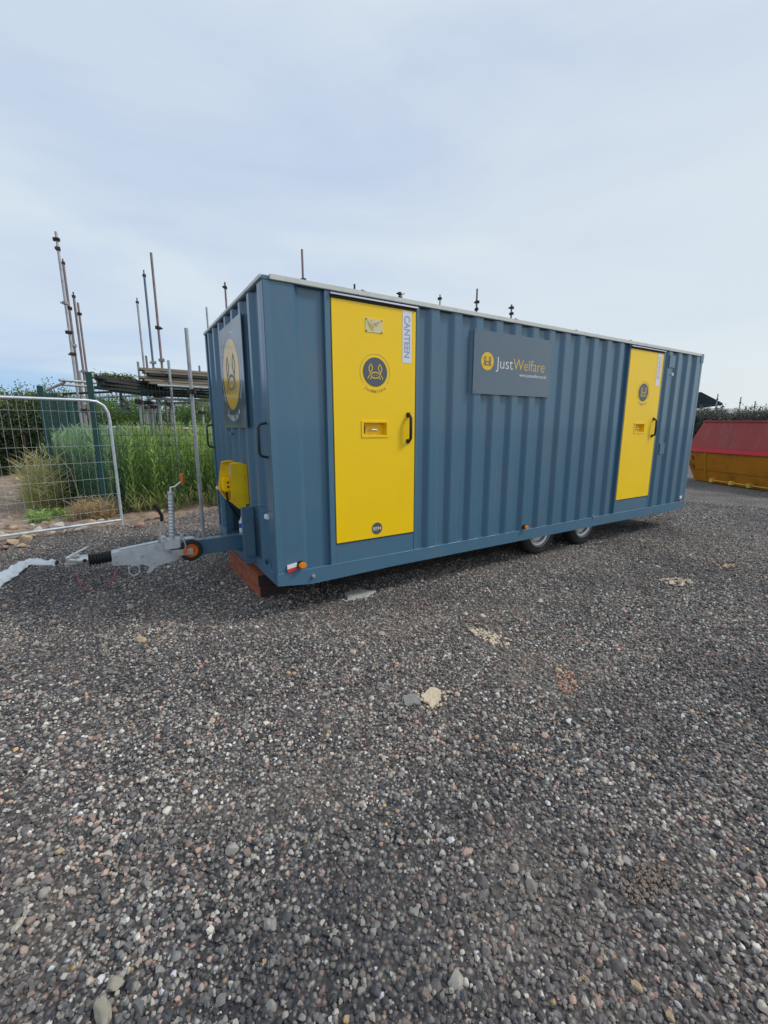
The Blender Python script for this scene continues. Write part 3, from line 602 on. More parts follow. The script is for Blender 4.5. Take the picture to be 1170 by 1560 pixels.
part('worn_patch', CREAM, lambda bm: prism(bm, [(-.060, .92), (-.028, .91), (-.030, .78), (-.050, .78)], fhz, 1.325, 1.3295), parent=hs)
part('supply_cable', BLACK, lambda bm: tube(bm, [(-.10, 1.27, Z0+.656), (-.095, 1.27, Z0+.56), (-.03, 1.30, Z0+.42), (.10, 1.45, Z0+.25), (.25, 1.5, Z0+.12)], .010, 8), smooth=True)
part('support_bracket', BLUE, lambda bm: (box(bm, -.108, -.001, .62, .665, Z0+.04, Z0+.58), box(bm, -.085, -.01, .595, .6195, Z0+.12, Z0+.46)), bevel=.004)

# running gear
def wheel(cx, yo, sgn):
    f = lambda a, c, t: Vector((cx+a, yo+sgn*t, .312+c))
    bm = bmesh.new(); lathe(bm, [(.205, .01), (.215, -.002), (.26, -.006), (.292, .006), (.310, .03), (.312, .08), (.310, .14), (.292, .166), (.215, .17), (.205, .16)], f, 48)
    w_ = part_from('wheel', bm, CHARCOAL)
    bm = bmesh.new(); lathe(bm, [(.208, .004), (.196, .004), (.188, .022), (.168, .03), (.160, .022), (.150, .028), (.142, .055), (.10, .062), (.085, .050), (.055, .045), (.0001, .045), (.0001, .10), (.208, .15)], f, 48)
    fin('rim', bm, RIM, w_, smooth=True)
    bm = bmesh.new()
    for k in range(5):
        a = 2*math.pi*k/5+.3; prism(bm, circ(.068*math.cos(a), .068*math.sin(a), .010, n=6), f, .03, .048)
    prism(bm, circ(0, 0, .030, n=20), f, .012, .045); fin('hub_cap', bm, GALV, w_)
def part_from(name, bm, m_): return fin(name, bm, m_, unit, smooth=True)
for cx in (3.462, 4.372):
    wheel(cx, .12, 1); wheel(cx, WU-.12, -1)
part('chassis', DARKBLUE, lambda bm: (box(bm, .30, 6.7, .55, .63, Z0-.10, Z0+.018), box(bm, .30, 6.7, 1.73, 1.81, Z0-.10, Z0+.018),
     box(bm, 3.41, 3.51, .25, 2.11, Z0-.06, Z0-.12+.05), box(bm, 4.32, 4.42, .25, 2.11, Z0-.06, Z0-.07+.05)))

# tow gear
part('drawbar', BLUE2, lambda bm: (box(bm, -.505, .45, 1.115, 1.225, Z0+.055, Z0+.207), box(bm, -.05, .0, .95, 1.9, Z0-.02, Z0+.05)), bevel=.005)
fx = lambda u, v, t: Vector((u, 1.17-t, v+Z0))
hitch = part('tow_hitch', GALV, lambda bm: (prism(bm, [(-1.165, .192), (-.66, .238), (-.47, .235), (-.45, .225), (-.45, .10), (-.60, .046), (-.80, .008), (-.86, .006), (-.93, .042), (-1.165, .072)], fx, -.055, .055),
     prism(bm, [(-1.10, .200), (-.70, .238), (-.70, .246), (-1.10, .208)], fx, -.035, .035)), bevel=.008)
for a, c in ((-1.13, .16), (-1.13, .105), (-.93, .125), (-.84, .045), (-.60, .16)):
    part('fixing_bolt', GALVB, lambda bm: prism(bm, circ(a, c, .011, n=6), fx, .0555, .068), parent=hitch)
bm = bmesh.new(); pts = []; rad = []
for k in range(29):
    pts.append((-1.335+.172*k/28, 1.17, Z0+.148-.006*(1-k/28))); rad.append(.056 if k % 4 < 2 else .044)
tube(bm, pts, rad, 20); fin('rubber_bellows', bm, BLACK, hitch, smooth=True)
def coupler(bm):
    tube(bm, [(-1.34, 1.17, Z0+.150), (-1.40, 1.17, Z0+.152), (-1.43, 1.17, Z0+.160), (-1.47, 1.17, Z0+.168), (-1.495, 1.17, Z0+.172)], [.043, .045, .038, .040, .030], 18)
    prism(bm, [(-1.50, .19), (-1.50, .13), (-1.44, .125), (-1.40, .16), (-1.40, .20)], fx, -.036, .036)
co = part('coupling_head', GALVB, coupler, smooth=True, parent=hitch)
part('coupling_lever', GALVB, lambda bm: tube(bm, [(-1.47, 1.15, Z0+.20), (-1.40, 1.15, Z0+.232), (-1.335, 1.15, Z0+.262), (-1.325, 1.17, Z0+.268), (-1.345, 1.19, Z0+.255), (-1.42, 1.19, Z0+.222), (-1.47, 1.19, Z0+.20)], .007, 8), smooth=True, parent=hitch)
part('coupling_pin', BLACK, lambda bm: prism(bm, circ(-1.365, .152, .016, n=16), fx, .040, .047), parent=hitch)
part('brake_lever', GALVB, lambda bm: prism(bm, [(-.785, .235), (-.758, .235), (-.722, .44), (-.742, .442)], fx, .04, .052), parent=hitch)
part('brake_lever_grip', BLACK, lambda bm: tube(bm, [(-.733, 1.124, Z0+.435), (-.728, 1.124, Z0+.485), (-.745, 1.124, Z0+.53), (-.785, 1.124, Z0+.595)], [.015, .016, .015, .013], 10), smooth=True, parent=hitch)
def loop(bm):
    for x, y in ((-1.0, 1.12),):
        pts = [(x+.045*math.sin(a), y, Z0+.0-.045*math.cos(a)*1.1+.0) for a in [math.pi*2*k/14 for k in range(14)]]
        tube(bm, pts+[pts[0]], .0045, 6, cap=False)
    tube(bm, [(-1.045, 1.12, Z0+.08), (-1.043, 1.12, Z0+.0)], .005, 6); tube(bm, [(-.955, 1.12, Z0+.06), (-.957, 1.12, Z0+.0)], .005, 6)
part('hanging_shackle', GALV, loop, smooth=True, parent=hitch)
part('stop_bracket', GALV, lambda bm: prism(bm, [(-.86, .03), (-.80, .03), (-.87, -.05), (-.90, -.05)], fx, .02, .05), parent=hitch)
jy = 1.055
jock = part('jockey_wheel', GALV, lambda bm: (box(bm, -.735, -.60, jy-.02, 1.114, Z0+.175, Z0+.275), box(bm, -.76, -.715, jy-.03, jy+.05, Z0+.245, Z0+.30), tube(bm, [(-.60, jy-.01, Z0+.25), (-.575, jy-.03, Z0+.315)], .016, 10)), bevel=.008)
bm = bmesh.new(); pts = [(-.665+.028*k/60, jy, Z0+.26+.455*k/60) for k in range(61)]; rad = [(.027 if (k//2) % 2 else .0225) if 5 < k < 50 else .025 for k in range(61)]; rad[-1] = rad[-2] = rad[-3] = .029
tube(bm, pts, rad, 16); fin('jack_tube', bm, GALV, jock, smooth=True)
part('jack_crank', GALVB, lambda bm: tube(bm, [(-.637, jy, Z0+.71), (-.636, jy, Z0+.757), (-.60, jy, Z0+.76), (-.55, jy, Z0+.80), (-.532, jy, Z0+.80)], [.014, .011, .009, .008, .008], 10), smooth=True, parent=jock)
part('crank_grip', ORANGE, lambda bm: tube(bm, [(-.532, jy, Z0+.785), (-.532, jy, Z0+.795), (-.531, jy, Z0+.84), (-.53, jy, Z0+.872), (-.53, jy, Z0+.880)], [.015, .019, .018, .020, .014], 14), smooth=True, parent=jock)
jc = (-.512, .136)
fj = lambda a, c, t: Vector((jc[0]+a, jy-.035+t, jc[1]+Z0+c))
bm = bmesh.new(); lathe(bm, [(.062, .004), (.070, -.002), (.092, .0), (.104, .014), (.104, .042), (.092, .056), (.062, .054)], fj, 36); fin('tyre', bm, CHARCOAL, jock, smooth=True)
bm = bmesh.new(); lathe(bm, [(.066, .004), (.058, .000), (.050, .012), (.036, .014), (.028, .004), (.0001, .004), (.0001, .05), (.066, .052)], fj, 36); fin('rim', bm, ORANGE, jock, smooth=True)
part('axle_bolt', GALVB, lambda bm: prism(bm, circ(0, 0, .013, n=6), lambda u, v, t: fj(u, v, -t), -.003, .016), parent=jock)
part('wheel_fork', GALVB, lambda bm: (box(bm, -.685, -.50, jy-.048, jy-.041, Z0+.105, Z0+.165), box(bm, -.685, -.62, jy-.041, jy+.03, Z0+.105, Z0+.165)), bevel=.003, parent=jock)
part('orange_catch', ORANGE, lambda bm: prism(bm, [(-.585, .115), (-.545, .125), (-.555, .165), (-.585, .16)], lambda u, v, t: Vector((u, jy-.049-t, v+Z0)), 0, .012), parent=jock)
part('catch_rod', GALVB, lambda bm: tube(bm, [(-.575, jy-.04, Z0+.30), (-.56, jy-.055, Z0+.20), (-.568, jy-.055, Z0+.165)], .006, 8), parent=jock)

# things under and around the unit
sleepers = []
for k, (dz, dx, nm) in enumerate(((.0, 0.0, 'lower dark red timber sleeper lying on the gravel under the cabin corner'), (.118, -.012, 'upper red stained timber sleeper directly beneath the cabin corner, on top of another'))):
    bm = bmesh.new(); box(bm, 0, .25, 0, 1.15, .004, .115)
    bmesh.ops.subdivide_edges(bm, edges=[e for e in bm.edges if abs(e.verts[0].co.y-e.verts[1].co.y) > .5], cuts=14, use_grid_fill=True)
    for v in bm.verts:
        v.co += Vector((noise.noise(v.co*9+Vector((k*5, 0, 0))), noise.noise(v.co*8+Vector((0, k, 3)))*.6, noise.noise(v.co*10+Vector((1, 1, k)))*.35))*.012
    o = fin('timber_sleeper', bm, [WOODRED, WOODEND]); o.data.materials[0] = WOODRED
    for p in o.data.polygons:
        if abs(p.normal.y) > .7: p.material_index = 1
    o.location = (0.0+dx, .565, dz+.003); o.rotation_euler = (0, 0, R(1.6-k*1.2)); tagit(o, nm, 'timber', 'timbers propping the cabin')
bt = thing('bottle', 'small clear bottle with blue label in the dark locker behind the drawbar', 'bottle', (.03, 1.24, Z0+.2075))
bm = bmesh.new(); lathe(bm, [(.0001, 0), (.03, 0), (.032, .02), (.032, .11), (.012, .15), (.011, .165), (.0001, .165)], lambda a, c, t: Vector((a, c, t)), 16); fin('bottle_body', bm, SWHITE, bt, smooth=True)
BLUEC = mat('blue_label', (.02, .10, .5), .4)
bm = bmesh.new(); lathe(bm, [(.0325, .05), (.0335, .05), (.0335, .10), (.0325, .10)], lambda a, c, t: Vector((a, c, t)), 16); fin('label', bm, BLUEC, bt, smooth=True)
bm = bmesh.new(); lathe(bm, [(.0001, .166), (.013, .166), (.013, .185), (.0001, .185)], lambda a, c, t: Vector((a, c, t)), 12); fin('cap', bm, BLUEC, bt)

# ------------------------------------------------------------------ site fences
def wire(bm, p, q, r=.0022, seg=4): tube(bm, [p, q], r, seg, cap=False)
def curve_pt(a, b, u): return a.lerp(b, u)
# temporary steel panel (tubular frame, mesh infill) standing on the soil
hr = Vector((-1.067, 4.886, 0)); _q = ground_at(0, 811, .115); _r = ground_at(181, 787, .115); HLEFT = hr + (Vector((_q.x, _q.y, 0))-Vector((_r.x, _r.y, 0))).normalized()*3.45; hl = HLEFT; hd = (hl-hr).normalized()
fen = thing('temporary_fence_panel', 'galvanised site fence panel with rounded corner and fine mesh at the left edge', 'fence panel', tuple(hr))
def hp(a, z): return hd*a + Vector((0, 0, z))
Wp, Hp = (hl-hr).length, 2.03
bm = bmesh.new(); tube(bm, [hp(0, .0), hp(0, Hp-.30), hp(.012, Hp-.18), hp(.06, Hp-.075), hp(.15, Hp-.015), hp(.28, Hp), hp(Wp-.28, Hp), hp(Wp-.15, Hp-.015), hp(Wp-.06, Hp-.075), hp(Wp-.012, Hp-.18), hp(Wp, Hp-.30), hp(Wp, 0)], .021, 12)
tube(bm, [hp(0, .115), hp(Wp, .115)], .019, 12); fin('tube_frame', bm, GALV, fen, smooth=True)
bm = bmesh.new()
n = int(Wp/.092)
for i in range(1, n):
    a = Wp*i/n; top = Hp if .25 < a < Wp-.25 else Hp-.06; wire(bm, hp(a, .12), hp(a, top), .0013)
for z in (.30, .56, .82, 1.08, 1.34, 1.60, 1.86): wire(bm, hp(0, z), hp(Wp, z), .0017)
fin('wire_mesh', bm, GALV, fen)
# dark green boundary fences
pA, pB, pC = Vector((-2.21, 7.95, 0)), Vector((-1.30, 5.90, 0)), Vector((3.6, 5.62, 0))
def mesh_panel(bm, p, q, h, dx=.10, dz=.20, r=.0032):
    d = q-p; n = max(1, int(d.length/dx))
    for i in range(1, n): a = p + d*(i/n); wire(bm, a+Vector((0, 0, .05)), a+Vector((0, 0, h)), r)
    z = .08
    while z < h: wire(bm, p+Vector((0, 0, z)), q+Vector((0, 0, z)), r*1.25); z += dz
def green_fence(label, pts, h, hpost, dx=.10, postr=.04, group=None, dz=.2):
    o = thing('mesh_fence', label, 'mesh fence', tuple(pts[0]), group)
    P = [p - pts[0] for p in pts]
    for p, q in zip(P, P[1:]):
        bm = bmesh.new(); mesh_panel(bm, p, q, h, dx, dz); fin('mesh_panel', bm, GREENM, o)
    for i, p in enumerate(P):
        bm = bmesh.new(); box(bm, p.x-postr, p.x+postr, p.y-postr, p.y+postr, -.1, hpost if i == 0 else h+.05)
        fin('post', bm, GREENM, o, bevel=.006)
    return o
green_fence('dark green mesh fence running behind the tow bar from a thick green post', [pB, pB.lerp(pC, .5), pC], 2.38, 2.56, .062, .048)
pA2 = Vector((-1.93, 12.4, 0))
green_fence('dark green mesh fence receding beside the hedge at the far left', [pA, pA.lerp(pA2, .34), pA.lerp(pA2, .67), pA2], 2.36, 2.45, .05, .05, dz=.12)
bm = bmesh.new(); o = thing('mesh_fence', 'short green mesh fence bay behind the temporary panel, between two green posts', 'mesh fence', tuple(pB))
mesh_panel(bm, (pA-pB)*.03, (pA-pB)*.97, 1.2, .07); fin('mesh_panel', bm, GREENM, o)

# ------------------------------------------------------------------ scaffold tubes and racking
GRT = 'upright scaffold tubes in the storage rack'
def fitting(bm, z, s=1.0, arm=0.0):
    box(bm, -.045*s, .045*s, -.04*s, .04*s, z-.03*s, z+.03*s); box(bm, -.02*s, .075*s, -.055*s, -.03*s, z-.018*s, z+.012*s); box(bm, -.07*s, -.04*s, -.02, .02, z-.035*s, z+.035*s)
    if arm: tube(bm, [(-.04, 0, z), (-.12, -.02, z-.01), (-.17, 0, z+.035), (-.20, .0, z+.05)], .012, 6)
def pole(px, py, dep, m_, label, fits=(), cap=0.0, lean=(0, 0), zb=-.1, r=.0242):
    top = at(px, py, dep); o = thing('scaffold_tube', label, 'scaffold tube', (top.x, top.y, 0), GRT)
    h = top.z; bm = bmesh.new(); tube(bm, [(lean[0]*(zb-h), lean[1]*(zb-h), zb), (0, 0, h)], r, 12); fin('tube', bm, m_, o, smooth=True)
    for f_ in fits:
        z, mm, arm = f_; z = h-z; bm = bmesh.new(); fitting(bm, 0, 1.0, arm); c = fin('coupler', bm, mm, o, bevel=.006); c.location = (lean[0]*(z-h), lean[1]*(z-h), z); c.rotation_euler = (0, 0, z*7)
    if cap:
        bm = bmesh.new(); tube(bm, [(0, 0, h-.02), (0, 0, h+cap)], .013, 8); box(bm, -.035, .035, -.03, .03, h-.045, h+.0); fin('coupler', bm, COUP, o)
    return o
pole(85, 353, 8.6, TUBE, 'tallest pale scaffold tube at the far left with two couplers near its top', ((.14, COUP, 0), (.31, COUP, 1), (1.33, COUPW, 0), (1.9, COUP, 0), (2.33, COUP, 0)))
pole(96, 399, 9.2, TUBER, 'second tall brownish scaffold tube leaning close beside the tallest pale one', ((.92, COUP, 0), (1.7, COUPW, 0)), .06)
pole(112, 450, 9.4, TUBER, 'third scaffold tube from the left with a small fitting on top', ((1.6, COUPW, 0),), .07)
pole(118.5, 461, 10.6, TUBER, 'thin rusty scaffold tube to the right of the third one, coupler below its top', ((.26, COUP, 0),))
pole(121, 565, 9.9, TUBE, 'short tube between the group of tall tubes at the left')
pole(209, 459, 10.6, TUBE, 'left of three tall tubes in the middle, lowest of the three', (), .08)
pole(219.5, 418, 9.7, TUBEB, 'blue painted tall scaffold tube, middle of three', ((1.9, COUPW, 0),), .09)
pole(230, 385, 8.8, TUBER, 'tall reddish scaffold tube right of the blue one, black coupler halfway', ((1.45, COUP, 0), (2.1, COUPW, 0)))
pole(210, 551, 9.3, COUPW, 'short pale tube end below the lowest of three tall tubes')
pole(222.5, 542, 10.2, TUBER, 'short rusty tube end between the blue and reddish tall tubes')
pole(256.5, 549, 8.15, TUBE, 'medium grey tube standing in front of the tan board stack')
pole(283.5, 500, 5.75, TUBE, 'thick bright galvanised tube nearest the cabin, just behind the green mesh', ((.82, COUP, 0),), r=.0245)
pole(303.5, 557, 11.5, TUBER, 'thin short tube beyond the boards beside the cabin end')
pole(314.5, 468, 11.3, TUBE, 'slim tube rising just left of the cabin roof corner')
pole(342.5, 430, 10.8, TUBER, 'tube with a coupler near its tip, rising behind the sloping cabin roof edge', ((.12, COUP, 0),))
pole(460, 380, 9.4, TUBER, 'tube standing highest above the long roof edge, left of the doors', ((.62, COUP, 0),))
pole(540, 433, 10.8, COUP, 'tube whose tip only just clears the roof above the canteen door')
pole(609, 446, 11.0, COUP, 'tube with a splayed coupler clearing the roof right of the canteen door', ((.02, COUP, 1), (.12, COUP, 0), (.22, COUP, 1)))
pole(670.5, 449, 12.2, TUBE, 'short tip with a clip above the roof, left of the company board', ((.10, COUP, 0),))
pole(727, 440, 11.2, TUBER, 'tall tip above the roof over the left edge of the company board', ((.32, COUP, 0),(.50, COUP, 0)))
pole(779.5, 464, 12.0, TUBER, 'tip with two clips above the roof over the company board', ((.08, COUP, 0), (.24, COUP, 0)))
for px, dep, zt in ((124, 10.6, 2.35), (131, 9.2, 2.1), (215, 9.3, 2.3), (224, 9.9, 2.2), (229, 9.0, 2.25), (236, 9.7, 2.2), (245, 8.5, 2.35), (262, 9.7, 2.25), (309, 10.5, 2.1)):
    b_ = at(px, 640, dep); o = thing('rack_post', 'grey tube post holding up the laden scaffold rack', 'rack post', (b_.x, b_.y, 0), 'posts under the scaffold rack')
    bm = bmesh.new(); tube(bm, [(0, 0, -.1), (0, 0, zt)], .0242, 10); fin('tube', bm, TUBE, o, smooth=True)
    bm = bmesh.new(); fitting(bm, zt-.12, 1.2); fin('coupler', bm, COUP, o)
def rail(p, q, r, m_, label, cat='rack tube', name='rack_tube', group='horizontal tubes of the scaffold rack'):
    c = (p+q)/2; bm = bmesh.new(); tube(bm, [p-c, q-c], r, 10); o = fin(name, bm, m_, None, smooth=True); o.location = c; return tagit(o, label, cat, group)
rail(at(90, 579, 7.6), at(262, 592, 9.6), .024, TUBE, 'long grey tube laid across the rack, its end sticking out at the left')
rail(at(72, 594, 8.2), at(98, 583, 7.7), .024, TUBE, 'stub of tube slanting up towards the left tube bundle')
rail(at(96, 586, 7.9), at(178, 592, 9.0), .024, TUBE, 'pale tube just under the long projecting one')
rail(at(150, 590, 7.8), at(333, 606, 8.9), .026, COUP, 'dark tube along the underside of the board stacks')
rail(at(166, 595, 8.3), at(226, 602, 8.6), .024, TUBER, 'short brown tube hanging lowest under the dark boards')
rail(at(224, 607, 8.2), at(334, 611, 9.2), .024, TUBE, 'pale lower tube running to the cabin end')
rail(at(222, 601, 8.8), at(334, 602.5, 9.3), .024, COUP, 'dark tube just above the pale lower tube')
rail(at(240, 587, 8.0), at(334, 592, 8.6), .022, TUBE, 'light grey tube in front of the tan boards')
rail(at(140, 606, 9.0), at(334, 596, 9.6), .024, TUBE, 'tube rising slightly to the right under both stacks')
rail(at(150, 583, 8.0), at(250, 596, 9.4), .024, TUBE, 'pale tube in front of the dark boards')
rail(at(96, 600, 9.4), at(170, 597, 9.0), .024, COUP, 'dark tube crossing behind the thick green post')
rail(at(262, 618, 9.6), at(222, 584, 8.3), .022, TUBER, 'diagonal brace tube between the middle rack posts')
rail(at(206, 615, 9.2), at(300, 613, 9.6), .022, TUBER, 'lowest brown tube across the middle rack posts')
rail(at(160, 650.5, 12.5), at(420, 655, 14), .03, PALE, 'pale rail low behind the tall weeds', 'rail', 'low_rail', 'low rails beyond the weeds')
rail(at(160, 655.5, 12.3), at(420, 660, 13.8), .045, RUSTRAIL, 'rusty red rail low behind the tall weeds', 'rail', 'low_rail', 'low rails beyond the weeds')
def board(p, q, wd, th, m_, label, group, k):
    c = (p+q)/2; bm = bmesh.new(); obox(bm, p-c, q-c, wd, th)
    o = fin('scaffold_board', bm, m_, None, bevel=.004); o.location = c; o.rotation_euler = (0, 0, rng.uniform(-.012, .012)); return tagit(o, label, 'board', group)
for k in range(7):
    j = k % 2; l = k//2
    p = at(147+5*(k % 3)+j*3, 575+5.0*l, 7.6+.30*j); q = at(246-4*(k % 3), 586.5+5.0*l, 8.5+.30*j)
    board(p, q, .225, .050, BOARDD, 'weathered dark board lying in the left stack on the rack', 'dark boards stacked on the rack', k)
for k in range(12):
    j = k % 2; l = k//2
    p = at(212+7*((k*5) % 3)+j*5, 562.5+4.2*l, 8.1+.30*j); q = at(345, 571+4.0*l, 9.0+.30*j)
    board(p, q, .225, .042, BOARDL if (l != 2 or j) else BOARDD, 'tan weathered board lying in the right stack on the rack', 'tan boards stacked on the rack', k)
for k in range(5):
    p = at(226+6*(k % 2), 584+4.4*k, 8.6+.2*(k % 2)); q = at(345, 590+4.1*k, 9.2+.2*(k % 2))
    board(p, q, .225, .038, BOARDD, 'dark board or plank beneath the tan stack on the rack', 'dark planks under the tan stack', k)
bm = bmesh.new(); pa = at(186, 619, 8.4)
for (a, b2) in (((0, 0, -.15), (0, 0, .30)), ((-.05, 0, .02), (.12, 0, -.05)), ((-.02, 0, .15), (.10, 0, .05)), ((.09, 0, -.12), (.10, 0, .06))): obox(bm, a, b2, .05, .05, Vector((0, 1, 0)))
o = fin('hanging_couplers', bm, COUPW, None, bevel=.01); o.location = pa; tagit(o, 'clump of pale couplers hanging under the dark boards', 'couplers')

# ------------------------------------------------------------------ vegetation
def leaves_mesh(name, pos, dirs, ln, wd, tint, m_, bend=0.25):
    """one bent two-quad leaf per row: base pos, direction, length, width, tint 0..1"""
    n = len(pos); d = dirs/np.linalg.norm(dirs, axis=1, keepdims=True)
    a = rng.normal(size=(n, 3)); s = np.cross(d, a); s /= np.linalg.norm(s, axis=1, keepdims=True)
    up = np.cross(s, d); L_ = ln[:, None]; W_ = wd[:, None]/2
    mid = pos + d*L_*.5 + up*L_*.06; tip = pos + d*L_*(1-.1*bend) - np.array([0, 0, 1])*L_*bend
    v = np.stack([pos, mid - s*W_, tip, mid + s*W_], 1).reshape(-1, 3)
    f = np.arange(n*4).reshape(-1, 4)
    me = bpy.data.meshes.new(name); me.vertices.add(n*4); me.vertices.foreach_set('co', v.astype(np.float32).ravel())
    me.loops.add(n*4); me.loops.foreach_set('vertex_index', f.ravel().astype(np.int32))
    me.polygons.add(n); me.polygons.foreach_set('loop_start', (np.arange(n)*4).astype(np.int32))
    me.update(calc_edges=True); me.validate()
    at2 = me.attributes.new('tint', 'FLOAT', 'POINT'); at2.data.foreach_set('value', np.repeat(tint, 4).astype(np.float32))
    me.materials.append(m_); return me
def crown(name, m_, rx, ry, h, n, leaf, seed, lobes=9, zb=0.0, spiky=0.0):
    g = np.random.default_rng(seed); P = []; T = []
    cs = np.stack([g.uniform(-.75, .75, lobes)*rx, g.uniform(-.75, .75, lobes)*ry, zb + g.uniform(.25, .80, lobes)*(h-zb)], 1)
    rs = g.uniform(.22, .40, lobes)*min(rx, (h-zb)*.8)*1.35
    lowc = np.stack([g.uniform(-.8, .8, 5)*rx, g.uniform(-.6, .6, 5)*ry, np.full(5, zb+.18*(h-zb))], 1); cs = np.vstack([cs, lowc]); rs = np.append(rs, np.full(5, .30*rx))
    k = g.choice(len(rs), n, p=rs**2/np.sum(rs**2)); u = g.normal(size=(n, 3)); u /= np.linalg.norm(u, axis=1, keepdims=True)
    rad = rs[k]*(g.uniform(.55, 1.0, n)**.5)*(1+.18*g.normal(size=n)*.6)
    p = cs[k] + u*rad[:, None]*np.array([1, 1, .9]); keep = p[:, 2] > zb*.6+.02; p = p[keep]; u = u[keep]; k = k[keep]; n = len(p)
    clump = g.uniform(-.16, .16, 200)[(np.floor(p[:, 0]*2.2)*7+np.floor(p[:, 1]*2.2)*13+np.floor(p[:, 2]*2.6)*31).astype(int) % 200]
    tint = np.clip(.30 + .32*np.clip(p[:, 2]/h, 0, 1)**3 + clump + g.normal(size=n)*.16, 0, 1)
    d = u + g.normal(size=(n, 3))*.6 + np.array([0, 0, .45+spiky])
    if spiky:
        ns = int(n*.06); a = g.integers(0, n, ns); sh = g.uniform(.1, .5, ns)
        sel = a[p[a, 2] > h*.6]; extra = []
        for i in sel[:220]:
            m2 = 8; t = np.linspace(0, 1, m2)[:, None]; dd = np.array([g.normal()*.25, g.normal()*.25, 1.0])*g.uniform(.25, .6)
            extra.append(p[i] + t*dd)
        if extra:
            e = np.concatenate(extra); p = np.vstack([p, e]); d = np.vstack([d, g.normal(size=(len(e), 3))*.7+np.array([0, 0, .6])]); tint = np.append(tint, np.clip(.6+g.normal(size=len(e))*.15, 0, 1)); n = len(p)
    return leaves_mesh(name, p, d, g.uniform(.6, 1.3, n)*leaf, g.uniform(.35, .55, n)*leaf, tint, m_)
def stems(bm, rx, h, seed, n=7):
    g = random.Random(seed)
    for i in range(n):
        a = g.uniform(0, 6.28); x, y = .2*rx*math.cos(a), .2*rx*math.sin(a); q = (x*3.2, y*3.2, h*g.uniform(.55, .8)); mid = (x*1.7, y*1.7, h*.35)
        tube(bm, [(x*.6, y*.6, -.1), mid, q], [.05, .035, .012], 6)
def bush(loc, rx, ry, h, m_, label, group, seed, n=9000, leaf=.09, spiky=0.0, copyof=None, rot=0, s=1.0, name='bush', cat='bush'):
    o = thing(name, label, cat, loc, group, rot); o.scale = (s, s, s)
    if copyof:
        for c in copyof.children: d = c.copy(); COL.objects.link(d); d.parent = o
        return o
    link('crown', crown('crown', m_, rx, ry, h, n, leaf, seed, spiky=spiky), o)
    bm = bmesh.new(); stems(bm, rx, h, seed); fin('trunk', bm, BARK, o); return o
def place(px, dep): v = at(px, 650, dep); return (v.x, v.y, 0)
L1 = 'large bushy hedge shrub at the left, behind the temporary fence'
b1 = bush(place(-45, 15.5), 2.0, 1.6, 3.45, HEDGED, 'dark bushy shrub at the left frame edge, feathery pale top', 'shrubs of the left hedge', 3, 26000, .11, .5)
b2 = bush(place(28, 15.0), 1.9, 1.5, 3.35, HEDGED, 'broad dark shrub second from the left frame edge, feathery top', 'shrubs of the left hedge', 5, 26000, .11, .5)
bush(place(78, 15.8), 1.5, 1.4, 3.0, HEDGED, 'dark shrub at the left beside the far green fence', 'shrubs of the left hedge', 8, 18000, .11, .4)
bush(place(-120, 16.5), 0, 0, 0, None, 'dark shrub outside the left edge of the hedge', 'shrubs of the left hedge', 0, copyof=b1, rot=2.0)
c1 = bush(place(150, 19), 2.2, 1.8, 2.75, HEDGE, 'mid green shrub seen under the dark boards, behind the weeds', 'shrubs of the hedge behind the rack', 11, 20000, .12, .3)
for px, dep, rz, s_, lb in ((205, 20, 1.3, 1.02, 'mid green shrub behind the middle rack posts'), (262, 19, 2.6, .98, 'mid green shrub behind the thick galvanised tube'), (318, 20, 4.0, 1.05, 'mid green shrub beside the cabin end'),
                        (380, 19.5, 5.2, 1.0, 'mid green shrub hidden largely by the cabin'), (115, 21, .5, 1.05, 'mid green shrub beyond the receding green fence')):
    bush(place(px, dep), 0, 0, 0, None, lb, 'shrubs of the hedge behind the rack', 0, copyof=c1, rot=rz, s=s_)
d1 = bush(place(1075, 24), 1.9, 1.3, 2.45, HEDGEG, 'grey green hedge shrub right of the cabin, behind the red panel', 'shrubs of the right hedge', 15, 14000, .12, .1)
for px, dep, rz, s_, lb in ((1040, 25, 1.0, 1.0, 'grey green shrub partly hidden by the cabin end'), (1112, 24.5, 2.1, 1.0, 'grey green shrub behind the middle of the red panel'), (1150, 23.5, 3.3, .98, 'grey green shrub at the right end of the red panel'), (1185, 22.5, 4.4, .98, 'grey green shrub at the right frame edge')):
    bush(place(px, dep), 0, 0, 0, None, lb, 'shrubs of the right hedge', 0, copyof=d1, rot=rz, s=s_)

